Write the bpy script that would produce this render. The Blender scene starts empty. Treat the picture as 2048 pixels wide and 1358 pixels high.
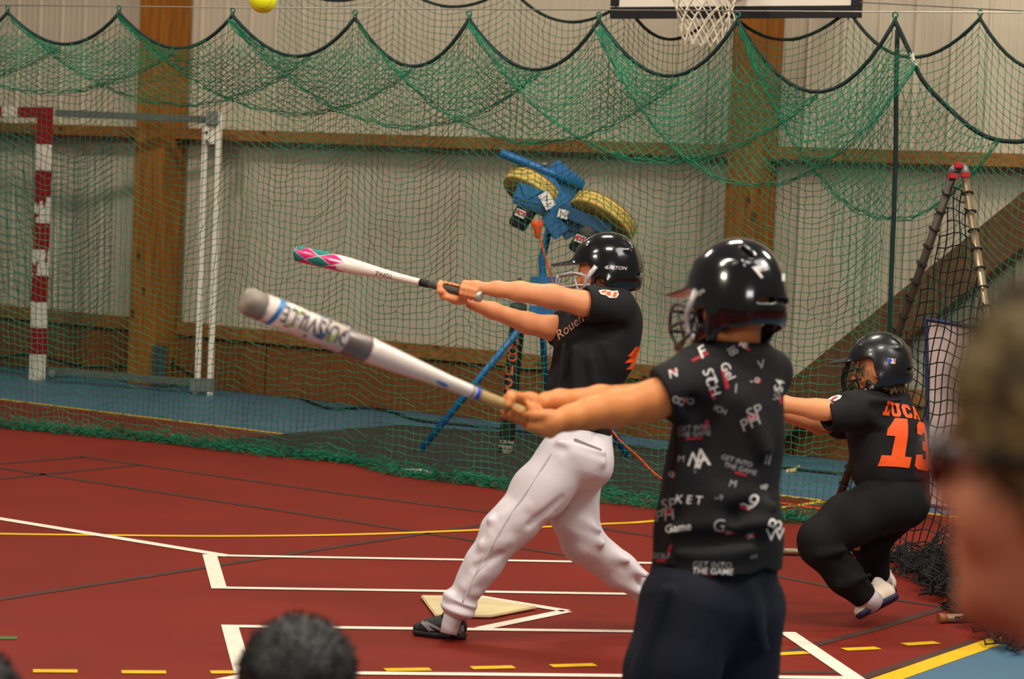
import bpy, bmesh, math, random
import numpy as np
from mathutils import Vector, Matrix
from mathutils.bvhtree import BVHTree
random.seed(7); rng = np.random.default_rng(7)
sc = bpy.context.scene
COL = sc.collection
# ------------------------------------------------------------------ camera
FPX, PITCH, ROLL, CAMH = 4975.5, 0.0632, 0.0431, 1.668
_F = np.array([0, math.cos(PITCH), -math.sin(PITCH)]); _U0 = np.array([0, math.sin(PITCH), math.cos(PITCH)]); _R0 = np.array([1., 0, 0])
CR = _R0*math.cos(ROLL)+_U0*math.sin(ROLL); CU = -_R0*math.sin(ROLL)+_U0*math.cos(ROLL); CF = _F
CO = np.array([0, 0, CAMH])
cd = bpy.data.cameras.new('camera'); cam = bpy.data.objects.new('camera', cd); COL.objects.link(cam)
cd.sensor_width = 36; cd.lens = FPX/2048*36; cd.clip_start = .05; cd.clip_end = 200
m = Matrix.Identity(4)
for i in range(3):
    m[i][0] = CR[i]; m[i][1] = CU[i]; m[i][2] = -CF[i]; m[i][3] = CO[i]
cam.matrix_world = m
cd.dof.use_dof = True; cd.dof.focus_distance = 10.6; cd.dof.aperture_fstop = 4.6
sc.camera = cam
# ------------------------------------------------------------------ light
w = bpy.data.worlds.new('hall_air'); sc.world = w; w.use_nodes = True
w.node_tree.nodes['Background'].inputs[0].default_value = (1.0, .92, .82, 1); w.node_tree.nodes['Background'].inputs[1].default_value = .15
def area(name, loc, tgt, sx, sy, power, col=(1, .91, .78)):
    l = bpy.data.lights.new(name, 'AREA'); l.shape = 'RECTANGLE'; l.size = sx; l.size_y = sy; l.energy = power; l.color = col
    o = bpy.data.objects.new(name, l); COL.objects.link(o); o.location = loc
    o.rotation_euler = (Vector(tgt)-Vector(loc)).to_track_quat('-Z', 'Y').to_euler(); return o
for x in (-5, 0, 5):
    for y in (5, 11.7-.4*x):
        area('hall_lamp', (x, y, 7.2), (x, y+.3, 0), 1.6, .5, 270)
area('roof_window', (5.2, 4.0, 8.4), (.4, 9.0, 1.2), 5.0, 3.4, 420, (1, .97, .92))
area('hall_window', (1.5, -9, 6.5), (.5, 10, 1.0), 4.0, 2.0, 420, (1, .95, .88))
area('hall_lamp_side', (-7, 2, 6.5), (0, 11, 1.0), 1.5, .8, 300)
sc.view_settings.view_transform = 'Standard'; sc.view_settings.look = 'None'; sc.view_settings.gamma = 1
sc.view_settings.use_curve_mapping = False; sc.view_settings.exposure = -0.13
# ------------------------------------------------------------------ helpers
def A(*v): return np.array(v, float)
def ray(px, py): return CF+CR*(px-1024)/FPX-CU*(py-679)/FPX
def PD(px, py, d): return CO+ray(px, py)*d                # photo direction at a given distance
def FL(px, py, z=0.):                                      # where that direction meets the floor
    r = ray(px, py); return CO+r*((z-CAMH)/r[2])
def PL(px, py, p, n):                                      # ... or a plane
    r = ray(px, py); return CO+r*(np.dot(p-CO, n)/np.dot(r, n))
def unit(v): v = np.asarray(v, float); return v/np.linalg.norm(v)
def frame(x, up=(0, 0, 1)):
    x = unit(x); y = unit(np.cross(up, x)); z = np.cross(x, y); return np.array([x, y, z]).T
def lin(c):
    return tuple((v/12.92 if v <= .04045 else ((v+.055)/1.055)**2.4) for v in [q/255 for q in c])
MATS = {}
def mat(name, rgb, rough=.6, var=.12, scale=8., bump=0., bscale=60., spec=.4, metal=0., coat=0., stretch=None, rgb2=None):
    if name in MATS: return MATS[name]
    M = bpy.data.materials.new(name); M.use_nodes = True; nt = M.node_tree; N = nt.nodes; L = nt.links
    b = N['Principled BSDF']; c = lin(rgb)
    tc = N.new('ShaderNodeTexCoord'); mp = N.new('ShaderNodeMapping'); L.new(tc.outputs['Object'], mp.inputs[0])
    if stretch: mp.inputs['Scale'].default_value = stretch
    nz = N.new('ShaderNodeTexNoise'); nz.inputs['Scale'].default_value = scale; nz.inputs['Detail'].default_value = 4; L.new(mp.outputs[0], nz.inputs[0])
    rp = N.new('ShaderNodeValToRGB'); rp.color_ramp.elements[0].position = .3; rp.color_ramp.elements[1].position = .7
    c2 = lin(rgb2) if rgb2 else tuple(min(1, v*(1+var)) for v in c); c1 = c if rgb2 else tuple(v*(1-var) for v in c)
    rp.color_ramp.elements[0].color = (*c1, 1); rp.color_ramp.elements[1].color = (*c2, 1)
    L.new(nz.outputs[0], rp.inputs[0]); L.new(rp.outputs[0], b.inputs['Base Color'])
    b.inputs['Roughness'].default_value = rough; b.inputs['Specular IOR Level'].default_value = spec; b.inputs['Metallic'].default_value = metal
    b.inputs['Coat Weight'].default_value = coat
    if bump:
        n2 = N.new('ShaderNodeTexNoise'); n2.inputs['Scale'].default_value = bscale; L.new(mp.outputs[0], n2.inputs[0])
        bp = N.new('ShaderNodeBump'); bp.inputs['Strength'].default_value = bump; bp.inputs['Distance'].default_value = .01
        L.new(n2.outputs[0], bp.inputs['Height']); L.new(bp.outputs[0], b.inputs['Normal'])
    M.diffuse_color = (*c, 1); MATS[name] = M; return M
def wood(name, a, b_, axis=2, knots=True, s=1.):
    if name in MATS: return MATS[name]
    M = mat(name, a, .62, rgb2=b_, scale=5., bump=.1, bscale=30, spec=.3); nt = M.node_tree; N = nt.nodes; L = nt.links
    sc_ = [9., 9., 9.]; sc_[axis] = .55
    mp = [n for n in N if n.type == 'MAPPING'][0]; mp.inputs['Scale'].default_value = [v*s for v in sc_]
    if knots:
        vo = N.new('ShaderNodeTexVoronoi'); vo.inputs['Scale'].default_value = 1.
        tc = [n for n in N if n.type == 'TEX_COORD'][0]; m2 = N.new('ShaderNodeMapping'); k = [6., 6., 6.]; k[axis] = 3.; m2.inputs['Scale'].default_value = k
        L.new(tc.outputs['Object'], m2.inputs[0]); L.new(m2.outputs[0], vo.inputs[0])
        r2 = N.new('ShaderNodeValToRGB'); r2.color_ramp.elements[0].position = .06; r2.color_ramp.elements[0].color = (.28, .22, .16, 1); r2.color_ramp.elements[1].position = .16; r2.color_ramp.elements[1].color = (1, 1, 1, 1)
        L.new(vo.outputs['Distance'], r2.inputs[0])
        mx = N.new('ShaderNodeMix'); mx.data_type = 'RGBA'; mx.blend_type = 'MULTIPLY'; mx.inputs[0].default_value = 1
        rp = [n for n in N if n.type == 'VALTORGB' and n != r2][0]
        L.new(rp.outputs[0], mx.inputs[6]); L.new(r2.outputs[0], mx.inputs[7]); L.new(mx.outputs[2], N['Principled BSDF'].inputs['Base Color'])
    return M
def tag(o, label=None, cat=None, group=None, kind=None):
    if label: o['label'] = label
    if cat: o['category'] = cat
    if group: o['group'] = group
    if kind: o['kind'] = kind
    return o
def empty(name, loc=(0, 0, 0)):
    o = bpy.data.objects.new(name, None); COL.objects.link(o); o.location = loc; o.empty_display_size = .1; return o
def mesh(name, V, faces, material, parent=None, smooth=False):
    me = bpy.data.meshes.new(name); V = np.asarray(V, np.float32)
    if isinstance(faces, np.ndarray):
        n, k = faces.shape; me.vertices.add(len(V)); me.vertices.foreach_set('co', V.ravel())
        me.loops.add(n*k); me.loops.foreach_set('vertex_index', faces.astype(np.int32).ravel())
        me.polygons.add(n); me.polygons.foreach_set('loop_start', np.arange(0, n*k, k, dtype=np.int32))
        me.update(calc_edges=True); me.validate()
    else:
        me.from_pydata([tuple(map(float, v)) for v in V], [], faces); me.update()
    if smooth: me.polygons.foreach_set('use_smooth', np.ones(len(me.polygons), bool))
    me.materials.append(material)
    o = bpy.data.objects.new(name, me); COL.objects.link(o)
    if parent is not None: put(o, parent)
    return o
def put(o, parent):
    o.parent = parent
    mw = Matrix.Translation(parent.location) if parent.parent is None else Matrix.Identity(4)
    o.matrix_parent_inverse = mw.inverted(); return o
class MB:                                                   # collects simple solids into one mesh
    def __init__(s): s.V = []; s.Fc = []; s.n = 0
    def add(s, V, Fc):
        s.V += [tuple(map(float, v)) for v in V]; s.Fc += [tuple(i+s.n for i in f) for f in Fc]; s.n = len(s.V); return s
    def box(s, c, half, R=None, bev=0.0):
        R = np.eye(3) if R is None else R; c = np.asarray(c, float); h = np.asarray(half, float)
        b = min(bev, .45*h.min()) if bev else 0
        if not b:
            V = [c+R@(h*A(x, y, z)) for x in (-1, 1) for y in (-1, 1) for z in (-1, 1)]
            return s.add(V, [(0, 1, 3, 2), (4, 6, 7, 5), (0, 4, 5, 1), (2, 3, 7, 6), (0, 2, 6, 4), (1, 5, 7, 3)])
        bm = bmesh.new(); bmesh.ops.create_cube(bm, size=1)
        for v in bm.verts: v.co = Vector((v.co.x*2*h[0], v.co.y*2*h[1], v.co.z*2*h[2]))
        bmesh.ops.bevel(bm, geom=list(bm.edges), offset=b, segments=2, affect='EDGES')
        bm.verts.index_update(); V = [c+R@np.array(v.co) for v in bm.verts]; F_ = [tuple(v.index for v in f.verts) for f in bm.faces]; bm.free()
        return s.add(V, F_)
    def tube(s, pts, r, n=8, caps=True):
        pts = [np.asarray(p, float) for p in pts]; rs = [r]*len(pts) if np.isscalar(r) else list(r)
        V = []; prev = None
        for i, p in enumerate(pts):
            t = unit(pts[min(i+1, len(pts)-1)]-pts[max(i-1, 0)])
            if prev is None:
                u = np.cross(t, A(0, 0, 1)); u = unit(u) if np.linalg.norm(u) > 1e-3 else A(1, 0, 0)
            else: u = unit(prev-t*np.dot(prev, t))
            prev = u; v = np.cross(t, u)
            V += [p+rs[i]*(u*math.cos(2*math.pi*k/n)+v*math.sin(2*math.pi*k/n)) for k in range(n)]
        Fc = [(i*n+k, i*n+(k+1) % n, (i+1)*n+(k+1) % n, (i+1)*n+k) for i in range(len(pts)-1) for k in range(n)]
        if caps: Fc += [tuple(range(n))[::-1], tuple((len(pts)-1)*n+k for k in range(n))]
        return s.add(V, Fc)
    def lathe(s, o, axis, prof, n=28, up=(0, 0, 1)):           # prof: (along, radius)
        ax = unit(axis); u = np.cross(ax, up); u = unit(u) if np.linalg.norm(u) > 1e-3 else A(1, 0, 0); v = np.cross(ax, u)
        V = []
        for a, r in prof: V += [o+ax*a+max(r, 1e-4)*(u*math.cos(2*math.pi*k/n)+v*math.sin(2*math.pi*k/n)) for k in range(n)]
        m_ = len(prof)
        Fc = [(i*n+k, i*n+(k+1) % n, (i+1)*n+(k+1) % n, (i+1)*n+k) for i in range(m_-1) for k in range(n)]
        Fc += [tuple(range(n))[::-1], tuple((m_-1)*n+k for k in range(n))]
        return s.add(V, Fc)
    def build(s, name, material, parent=None, smooth=False):
        o = mesh(name, s.V, s.Fc, material, parent, smooth)
        if smooth:
            for p in o.data.polygons:
                if len(p.vertices) > 4: p.use_smooth = False
        return o
def spline(P, n=8):                                         # Catmull-Rom through points
    P = [np.asarray(p, float) for p in P]; Q = [2*P[0]-P[1]]+P+[2*P[-1]-P[-2]]; out = []
    for i in range(1, len(Q)-2):
        for k in range(n):
            t = k/n; a, b, c, d = Q[i-1:i+3]
            out.append(.5*((2*b)+(-a+c)*t+(2*a-5*b+4*c-d)*t*t+(-a+3*b-3*c+d)*t**3))
    out.append(P[-1]); return out
# ------------------------------------------------------------------ soft solids (distance field -> one closed mesh)
_E = [((0,0,0),(1,0,0)),((0,1,0),(1,1,0)),((0,0,1),(1,0,1)),((0,1,1),(1,1,1)),((0,0,0),(0,1,0)),((1,0,0),(1,1,0)),((0,0,1),(0,1,1)),((1,0,1),(1,1,1)),((0,0,0),(0,0,1)),((1,0,0),(1,0,1)),((0,1,0),(0,1,1)),((1,1,0),(1,1,1))]
class Field:
    def __init__(s, lo, hi, h):
        s.lo = np.asarray(lo, float); s.h = h; s.n = np.ceil((np.asarray(hi)-s.lo)/h).astype(int)+1
        s.F = np.full(s.n, .5, np.float32); s.ax = [(s.lo[i]+h*np.arange(s.n[i])).astype(np.float32) for i in range(3)]
    def _put(s, f, lo, hi, k, mode, pad=.03):
        if mode == 'int': sl = [slice(None)]*3
        else:
            i0 = np.maximum(0, ((np.asarray(lo)-pad-k-s.lo)/s.h).astype(int)); i1 = np.minimum(s.n, ((np.asarray(hi)+pad+k-s.lo)/s.h).astype(int)+2)
            if np.any(i1 <= i0): return s
            sl = [slice(a, b) for a, b in zip(i0, i1)]
        X = s.ax[0][sl[0]][:, None, None]; Y = s.ax[1][sl[1]][None, :, None]; Z = s.ax[2][sl[2]][None, None, :]
        d = f(X, Y, Z); F = s.F[tuple(sl)]
        if mode == 'add':
            if k > 0: hh = np.maximum(k-np.abs(F-d), 0)/k; r = np.minimum(F, d)-hh*hh*k*.25
            else: r = np.minimum(F, d)
        else:
            e = -d if mode == 'sub' else d
            if k > 0: hh = np.maximum(k-np.abs(F-e), 0)/k; r = np.maximum(F, e)+hh*hh*k*.25
            else: r = np.maximum(F, e)
        s.F[tuple(sl)] = r; return s
    def cone(s, a, b, ra, rb=None, k=.02, mode='add', sq=None):
        a = np.asarray(a, float); b = np.asarray(b, float); rb = ra if rb is None else rb; ab = b-a; L2 = max(ab@ab, 1e-9)
        def f(X, Y, Z):
            X = X-a[0]; Y = Y-a[1]; Z = Z-a[2]; t = np.clip((X*ab[0]+Y*ab[1]+Z*ab[2])/L2, 0, 1)
            dx = X-t*ab[0]; dy = Y-t*ab[1]; dz = Z-t*ab[2]
            if sq is not None:
                n, q = sq; dn = (dx*n[0]+dy*n[1]+dz*n[2])*(1/q-1); dx = dx+n[0]*dn; dy = dy+n[1]*dn; dz = dz+n[2]*dn
            return np.sqrt(dx*dx+dy*dy+dz*dz)-(ra+t*(rb-ra))
        R = max(ra, rb)*(max(1, sq[1]) if sq is not None else 1)
        return s._put(f, np.minimum(a, b)-R, np.maximum(a, b)+R, k, mode)
    def chain(s, pts, k=.02, sq=None):                      # pts: list of (point, radius)
        for (a, ra), (b, rb) in zip(pts, pts[1:]): s.cone(a, b, ra, rb, k, sq=sq)
        return s
    def ell(s, c, r, R=None, k=.02, mode='add'):
        c = np.asarray(c, float); r = np.asarray(r, float); R = np.eye(3) if R is None else R
        def f(X, Y, Z):
            X = X-c[0]; Y = Y-c[1]; Z = Z-c[2]
            u = [(X*R[0, i]+Y*R[1, i]+Z*R[2, i])/r[i] for i in range(3)]
            k0 = np.sqrt(u[0]**2+u[1]**2+u[2]**2); k1 = np.sqrt((u[0]/r[0])**2+(u[1]/r[1])**2+(u[2]/r[2])**2)+1e-6
            return k0*(k0-1)/k1
        e = np.abs(R)@r; return s._put(f, c-e, c+e, k, mode)
    def box(s, c, half, R=None, rd=.005, k=0., mode='add'):
        c = np.asarray(c, float); hf = np.asarray(half, float)-rd; R = np.eye(3) if R is None else R
        def f(X, Y, Z):
            X = X-c[0]; Y = Y-c[1]; Z = Z-c[2]
            q = [np.abs(X*R[0, i]+Y*R[1, i]+Z*R[2, i])-hf[i] for i in range(3)]
            return np.sqrt(np.maximum(q[0], 0)**2+np.maximum(q[1], 0)**2+np.maximum(q[2], 0)**2)+np.minimum(np.maximum(q[0], np.maximum(q[1], q[2])), 0)-rd
        e = np.abs(R)@np.asarray(half, float); return s._put(f, c-e, c+e, k, mode)
    def cut(s, p, n, lo=None, hi=None, k=.004):             # remove the side n points to
        n = unit(n); f = lambda X, Y, Z: -((X-p[0])*n[0]+(Y-p[1])*n[1]+(Z-p[2])*n[2])
        if lo is None: return s._put(lambda X, Y, Z: -f(X, Y, Z), None, None, k, 'int')
        return s._put(f, lo, hi, k, 'sub', pad=0)
    def disp(s, g):
        X = s.ax[0][:, None, None]; Y = s.ax[1][None, :, None]; Z = s.ax[2][None, None, :]
        s.F += g(X, Y, Z).astype(np.float32); return s
    def surf(s):
        F = s.F; F[0] = F[-1] = .5; F[:, 0] = F[:, -1] = .5; F[:, :, 0] = F[:, :, -1] = .5
        S = F < 0; c = np.zeros(np.array(S.shape)-1, np.uint8)
        for i in (0, 1):
            for j in (0, 1):
                for k in (0, 1): c += S[i:S.shape[0]-1+i, j:S.shape[1]-1+j, k:S.shape[2]-1+k]
        act = (c > 0) & (c < 8); ids = np.argwhere(act); idx = np.full(act.shape, -1, np.int32); idx[act] = np.arange(len(ids))
        P = np.zeros((len(ids), 3)); n = np.zeros(len(ids))
        for a, b in _E:
            a = np.array(a); b = np.array(b); fa = F[tuple((ids+a).T)]; fb = F[tuple((ids+b).T)]; mk = (fa < 0) != (fb < 0)
            t = np.where(mk, fa/np.where(fa == fb, 1, fa-fb), 0); P += mk[:, None]*(a+t[:, None]*(b-a)); n += mk
        V = s.lo+s.h*(ids+P/n[:, None]); Q = []
        for ax in range(3):
            o1, o2 = [(1, 2), (2, 0), (0, 1)][ax]
            s0 = [slice(None)]*3; s1 = [slice(None)]*3; s0[ax] = slice(0, -1); s1[ax] = slice(1, None)
            ch = S[tuple(s0)] != S[tuple(s1)]; e = np.argwhere(ch); d1 = np.zeros(3, int); d1[o1] = 1; d2 = np.zeros(3, int); d2[o2] = 1
            e = e[(e[:, o1] > 0) & (e[:, o2] > 0) & (e[:, o1] < act.shape[o1]) & (e[:, o2] < act.shape[o2])]
            q = np.stack([idx[tuple((e-d1-d2).T)], idx[tuple((e-d2).T)], idx[tuple(e.T)], idx[tuple((e-d1).T)]], 1)
            fl = ~S[tuple(e.T)]; q[fl] = q[fl][:, ::-1]; Q.append(q)
        return V, np.concatenate(Q)
    def build(s, name, material, parent=None):
        s.V, s.Q = s.surf(); s.obj = mesh(name, s.V, s.Q, material, parent, True); return s.obj
    def bvh(s): return BVHTree.FromPolygons([tuple(v) for v in s.V], s.Q.tolist())
# ------------------------------------------------------------------ flat print laid on a surface
def text2d(txt, size=1.):
    cu = bpy.data.curves.new('lettering', 'FONT'); cu.body = txt; cu.size = size; cu.align_x = 'CENTER'; cu.align_y = 'CENTER'; cu.resolution_u = 3
    return cu
def flat_from_text(txt, size, offset=0., shear=0., sx=1.):
    cu = text2d(txt, size); cu.offset = offset; cu.shear = shear
    o = bpy.data.objects.new('lettering', cu); COL.objects.link(o); bpy.context.view_layer.update()
    me = bpy.data.meshes.new_from_object(o.evaluated_get(bpy.context.evaluated_depsgraph_get()))
    bm = bmesh.new(); bm.from_mesh(me); bpy.data.objects.remove(o); bpy.data.curves.remove(cu); bpy.data.meshes.remove(me)
    for v in bm.verts: v.co.x *= sx
    return bm
def flat_from_polys(polys):
    bm = bmesh.new()
    for p in polys:
        f = bm.faces.new([bm.verts.new((x, y, 0)) for x, y in p])
    bmesh.ops.triangulate(bm, faces=list(bm.faces)); return bm
def lay(name, bm, origin, xd, yd, tree, material, parent, step=.008, off=.0015, view=None):
    xd = np.asarray(xd, float); yd = np.asarray(yd, float); n = unit(np.cross(xd, yd)) if view is None else -unit(view)
    xs = [v.co.x for v in bm.verts]; ys = [v.co.y for v in bm.verts]
    for ax, lo, hi in ((0, min(xs), max(xs)), (1, min(ys), max(ys))):
        t = lo+step
        while t < hi:
            co = Vector((t, 0, 0)) if ax == 0 else Vector((0, t, 0)); no = Vector((1, 0, 0)) if ax == 0 else Vector((0, 1, 0))
            bmesh.ops.bisect_plane(bm, geom=list(bm.verts)+list(bm.edges)+list(bm.faces), plane_co=co, plane_no=no); t += step
    bad = []
    for v in bm.verts:
        p = origin+xd*v.co.x+yd*v.co.y; h = tree.ray_cast(Vector(p+n*.5), Vector(-n), 1.2)
        if h[0] is None: bad.append(v)
        else:
            nn = h[1] if h[1].dot(Vector(n)) > 0 else -h[1]; v.co = h[0]+Vector(n)*off*.5+nn*off
    bmesh.ops.delete(bm, geom=bad, context='VERTS')
    me = bpy.data.meshes.new(name); bm.to_mesh(me); bm.free(); me.materials.append(material)
    o = bpy.data.objects.new(name, me); COL.objects.link(o); put(o, parent); return o
def lay_px(name, bm, px, py, d, ang, tree, material, parent, scale=1., **kw):
    """print centred where the photo shows it; ang in degrees, counter-clockwise"""
    c, s_ = math.cos(math.radians(ang)), math.sin(math.radians(ang)); k = scale*d/FPX
    return lay(name, bm, PD(px, py, d), (CR*c+CU*s_)*k, (-CR*s_+CU*c)*k, tree, material, parent, view=ray(px, py), **kw)
# ------------------------------------------------------------------ the hall
WY = -.6218; WE = A(math.cos(WY), math.sin(WY), 0); WN = A(math.sin(WY), -math.cos(WY), 0); WO = A(0, 17.241, 0)  # along the wall / out of it
WR = np.array([WE, -WN, A(0, 0, 1)]).T
def WP(s_, out, z): return WO+WE*s_+WN*out+A(0, 0, z)
def wall_s(px, py, out=0.): return float(np.dot(PL(px, py, WP(0, out, 0), WN)-WO, WE))
m_panel = mat('wall_sheet', (184, 172, 150), .55, .05, 3., .03, 40)
m_back = mat('wall_backing', (120, 106, 88), .8)
m_post = wood('post_timber', (116, 67, 15), (158, 97, 28), 2)
m_rail = wood('rail_timber', (116, 70, 28), (154, 98, 42), 0)
m_ply = wood('plywood', (100, 54, 19), (128, 73, 29), 0, False)
m_dark = mat('gap_shade', (22, 17, 13), .9)
def struct(name, ob, label=None):
    ob['kind'] = 'structure'
    if label: ob['label'] = label
    return ob
wall = MB().box(WP(1.6, -.09, 2.6), (8.2, .06, 2.7), WR).build('wall_back', m_back); struct('w', wall, 'pale beige metal sheet back wall with timber posts and plywood foot')
def wall_mesh():
    pr = [(-.125, 0), (-.120, .008), (-.112, .008), (-.107, 0), (-.062, .001), (-.058, .004), (-.054, .001), (-.002, .001), (.002, .004), (.006, .001), (.058, .001), (.062, .004), (.066, .001), (.1235, 0)]
    V = []
    for z in (.44, 5.2):
        for a, b in pr: V.append(WR@A(a, -b, z))
    n = len(pr); F_ = [(i, i+1, n+i+1, n+i) for i in range(n-1)]
    V += [WR@A(-.125, .03, .44), WR@A(.1235, .03, .44), WR@A(-.125, .03, 5.2), WR@A(.1235, .03, 5.2)]
    F_ += [(0, n, 2*n+2, 2*n), (n-1, 2*n+1, 2*n+3, 2*n-1), tuple(range(n))[::-1]+(2*n, 2*n+1)]
    return V, F_
Vw, Fw = wall_mesh(); pan = None
for i in range(64):
    if pan is None: pan = mesh('panel', Vw, Fw, m_panel, wall); o = pan
    else:
        o = pan.copy(); COL.objects.link(o); o.parent = wall
    o.location = WP(-6.4+.25*i, 0, 0)
m_joint = mat('lit_joint_strip', (196, 185, 164), .5); jn = None  # paler strips: light caught on the proud panel lips, put into the colour
for i in range(64):
    if jn is None: jn = MB().box((0, 0, 2.82), (.0045, .009, 2.37), WR).build('lit_joint_strip', m_joint, wall); o = jn
    else: o = jn.copy(); COL.objects.link(o); o.parent = wall
    o.location = WP(-6.4+.25*i-.116, .009, 0)
for k in range(7):                                            # plywood foot
    c = -5.6+2.25*k
    MB().box(WP(c, .02, .19), (1.118, .018, .188), WR, .003).build('plywood_board', m_ply, wall)
    MB().box(WP(c, .035, .44), (1.12, .03, .05), WR, .004).build('ledge_board', m_rail, wall)
MB().box(WP(1.15, .004, .383), (7.8, .02, .012), WR).build('gap_shade_strip', m_dark, wall)  # dark strip painted as the shade in the gap below the ledge
MB().box(WP(1.4, .085, 1.925), (8.0, .08, .042), WR, .004).build('rail_board', m_rail, wall)
def post(px0, px1, py, w_, dp):
    s_ = wall_s((px0+px1)/2, py, .15)
    o = MB().box(WP(s_, .02+dp/2, 2.6), (w_/2, dp/2, 2.6), WR, .008).build('pillar', m_post); struct('p', o); return o
p1 = post(268, 376, 300, .30, .26); p1['label'] = 'broad glued timber pillar behind the red and white goal post'
p2 = post(1450, 1556, 300, .25, .22); p2['label'] = 'timber pillar below the backboard behind the batting helmet boy'
for px_, py_ in ((330, 735),):                                # iron shoe of the left pillar
    s_ = wall_s(px_+25, py_, .1); MB().box(WP(s_, .30, .16), (.06, .02, .16), WR, .003).build('foot_plate', mat('grey_iron', (60, 62, 64), .5), p1)
a = PL(2140, 372, WP(0, .16, 0), WN); b = PL(1590, 812, WP(0, .16, 0), WN); ab = unit(b-a)
m_brace = wood('brace_timber', (74, 46, 26), (98, 62, 34), 0, False, .6)
br = MB().box((a+b)/2, (np.linalg.norm(b-a)/2+.25, .07, .135), np.array([ab, -WN, np.cross(ab, -WN)]).T, .006).build('beam', m_brace)
struct('b', br, 'dark slanting timber beam rising to the right against the back wall')
# ------------------------------------------------------------------ floor and its paint
m_red = mat('red_floor', (112, 29, 19), .55, .10, 1.3, .04, 180, spec=.2)
m_blue = mat('blue_floor', (66, 97, 119), .5, .08, 1.3, .04, 180, spec=.3)
m_white = mat('white_paint', (226, 214, 196), .5, .05, 20)
m_yel = mat('yellow_paint', (216, 170, 18), .5, .08, 20)
m_blk = mat('worn_black_paint', (66, 38, 30), .6, .25, 9)
m_grn = mat('green_paint', (66, 96, 44), .6)
floor = MB().box((0, 9, -.05), (16, 15, .05)).build('floor', m_red); struct('f', floor, 'dark red sports hall floor with court lines')
# scuffs on the red floor
nt = m_red.node_tree; N_ = nt.nodes; tc = N_.new('ShaderNodeTexCoord'); mp = N_.new('ShaderNodeMapping'); mp.inputs['Scale'].default_value = (1.5, 7, 1); mp.inputs['Rotation'].default_value = (0, 0, .5)
nz = N_.new('ShaderNodeTexNoise'); nz.inputs['Scale'].default_value = 2.2; nz.inputs['Detail'].default_value = 8; nz.inputs['Roughness'].default_value = .7
rp = N_.new('ShaderNodeValToRGB'); rp.color_ramp.elements[0].position = .66; rp.color_ramp.elements[0].color = (0, 0, 0, 1); rp.color_ramp.elements[1].position = .82; rp.color_ramp.elements[1].color = (.55, .55, .55, 1)
mx = N_.new('ShaderNodeMix'); mx.data_type = 'RGBA'; mx.inputs[7].default_value = (*lin((190, 120, 90)), 1)
bs = N_['Principled BSDF']; old = bs.inputs['Base Color'].links[0].from_socket
nt.links.new(tc.outputs['Object'], mp.inputs[0]); nt.links.new(mp.outputs[0], nz.inputs[0]); nt.links.new(nz.outputs[0], rp.inputs[0]); nt.links.new(rp.outputs[0], mx.inputs[0]); nt.links.new(old, mx.inputs[6]); nt.links.new(mx.outputs[2], bs.inputs['Base Color'])
def poly(name, pts, material, z, parent=floor):
    pts = [A(p[0], p[1], z) for p in pts]; ar = sum(p[0]*q[1]-q[0]*p[1] for p, q in zip(pts, pts[1:]+pts[:1]))
    if ar < 0: pts = pts[::-1]
    n = len(pts); V = pts+[p-A(0, 0, z*.9+.0002) for p in pts]
    return mesh(name, V, [tuple(range(n))]+[(i, n+i, n+(i+1) % n, (i+1) % n) for i in range(n)], material, parent)
def strip(name, P, wd, material, z=.0028, parent=floor):
    P = [np.asarray(p, float)[:2] for p in P]; L_ = []; R_ = []
    for i, p in enumerate(P):
        t = unit(P[min(i+1, len(P)-1)]-P[max(i-1, 0)]); n = A(-t[1], t[0])*wd/2; L_.append(p+n); R_.append(p-n)
    V = [A(p[0], p[1], z) for p in L_+R_]; n = len(P)
    return mesh(name, V, [(i+n, i+n+1, i+1, i) for i in range(n-1)], material, parent)
sA, sB = FL(0, 799), FL(1655, 1003); sd = unit(sB-sA); sn = A(-sd[1], sd[0], 0)
poly('blue_zone', [sA-sd*5, sB+sd*7, sB+sd*7+sn*7, sA-sd*5+sn*7], m_blue, .0012)
eA, eB = FL(1760, 1364), FL(1975, 1289); ed = unit(eB-eA); en = A(ed[1], -ed[0], 0)
poly('blue_zone', [eA-ed*4, eB+ed*3.5, eB+ed*3.5+en*4, eA-ed*4+en*4], m_blue, .0012)
strip('yellow_line', [sA-sd*5, sB+sd*7], .05, m_yel)
strip('yellow_line', [eA-ed*4, eB+ed*3.5], .085, m_yel)
strip('yellow_line', spline([FL(*p) for p in ((-260, 1062), (0, 1068.5), (200, 1071), (440, 1073), (700, 1070), (950, 1061), (1200, 1049), (1310, 1042.5), (1560, 1016), (1655, 1002))]), .05, m_yel)
for a, b in (((-70, 1341), (18, 1343)), ((66, 1343), (155, 1343.5)), ((243, 1345), (332, 1345.5)), ((421, 1345.5), (512, 1345.5)), ((597, 1344), (686, 1343)), ((770, 1341), (861, 1339.5)), ((943, 1337), (1028, 1335)), ((1102, 1333), (1190, 1330.5)), ((1255, 1327), (1342, 1323)), ((1404, 1319), (1486, 1314)), ((1552, 1309.5), (1614, 1306)), ((1688, 1300), (1756, 1297)), ((1808, 1290), (1874, 1286))):
    strip('yellow_dash', [FL(*a), FL(*b)], .05, m_yel)
for P in (((0, 958), (275, 930)), ((0, 928), (165, 914)), ((160, 913), (700, 990), (1000, 1028), (1300, 1072), (1560, 1104)), ((0, 936), (90, 950), (700, 1043), (1140, 1112)), ((-60, 1207), (0, 1199), (700, 1090), (960, 1051), (1120, 1030)), ((1545, 1312), (1740, 1262), (1930, 1203)), ((1560, 1345), (1700, 1345)), ((1540, 1150), (1790, 1200), (1900, 1216)), ((1700, 1364), (1950, 1283))):
    strip('black_line', [FL(*p) for p in P], .045, m_blk, .002)
strip('green_line', [FL(-40, 1277), FL(34, 1277)], .055, m_grn)
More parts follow.
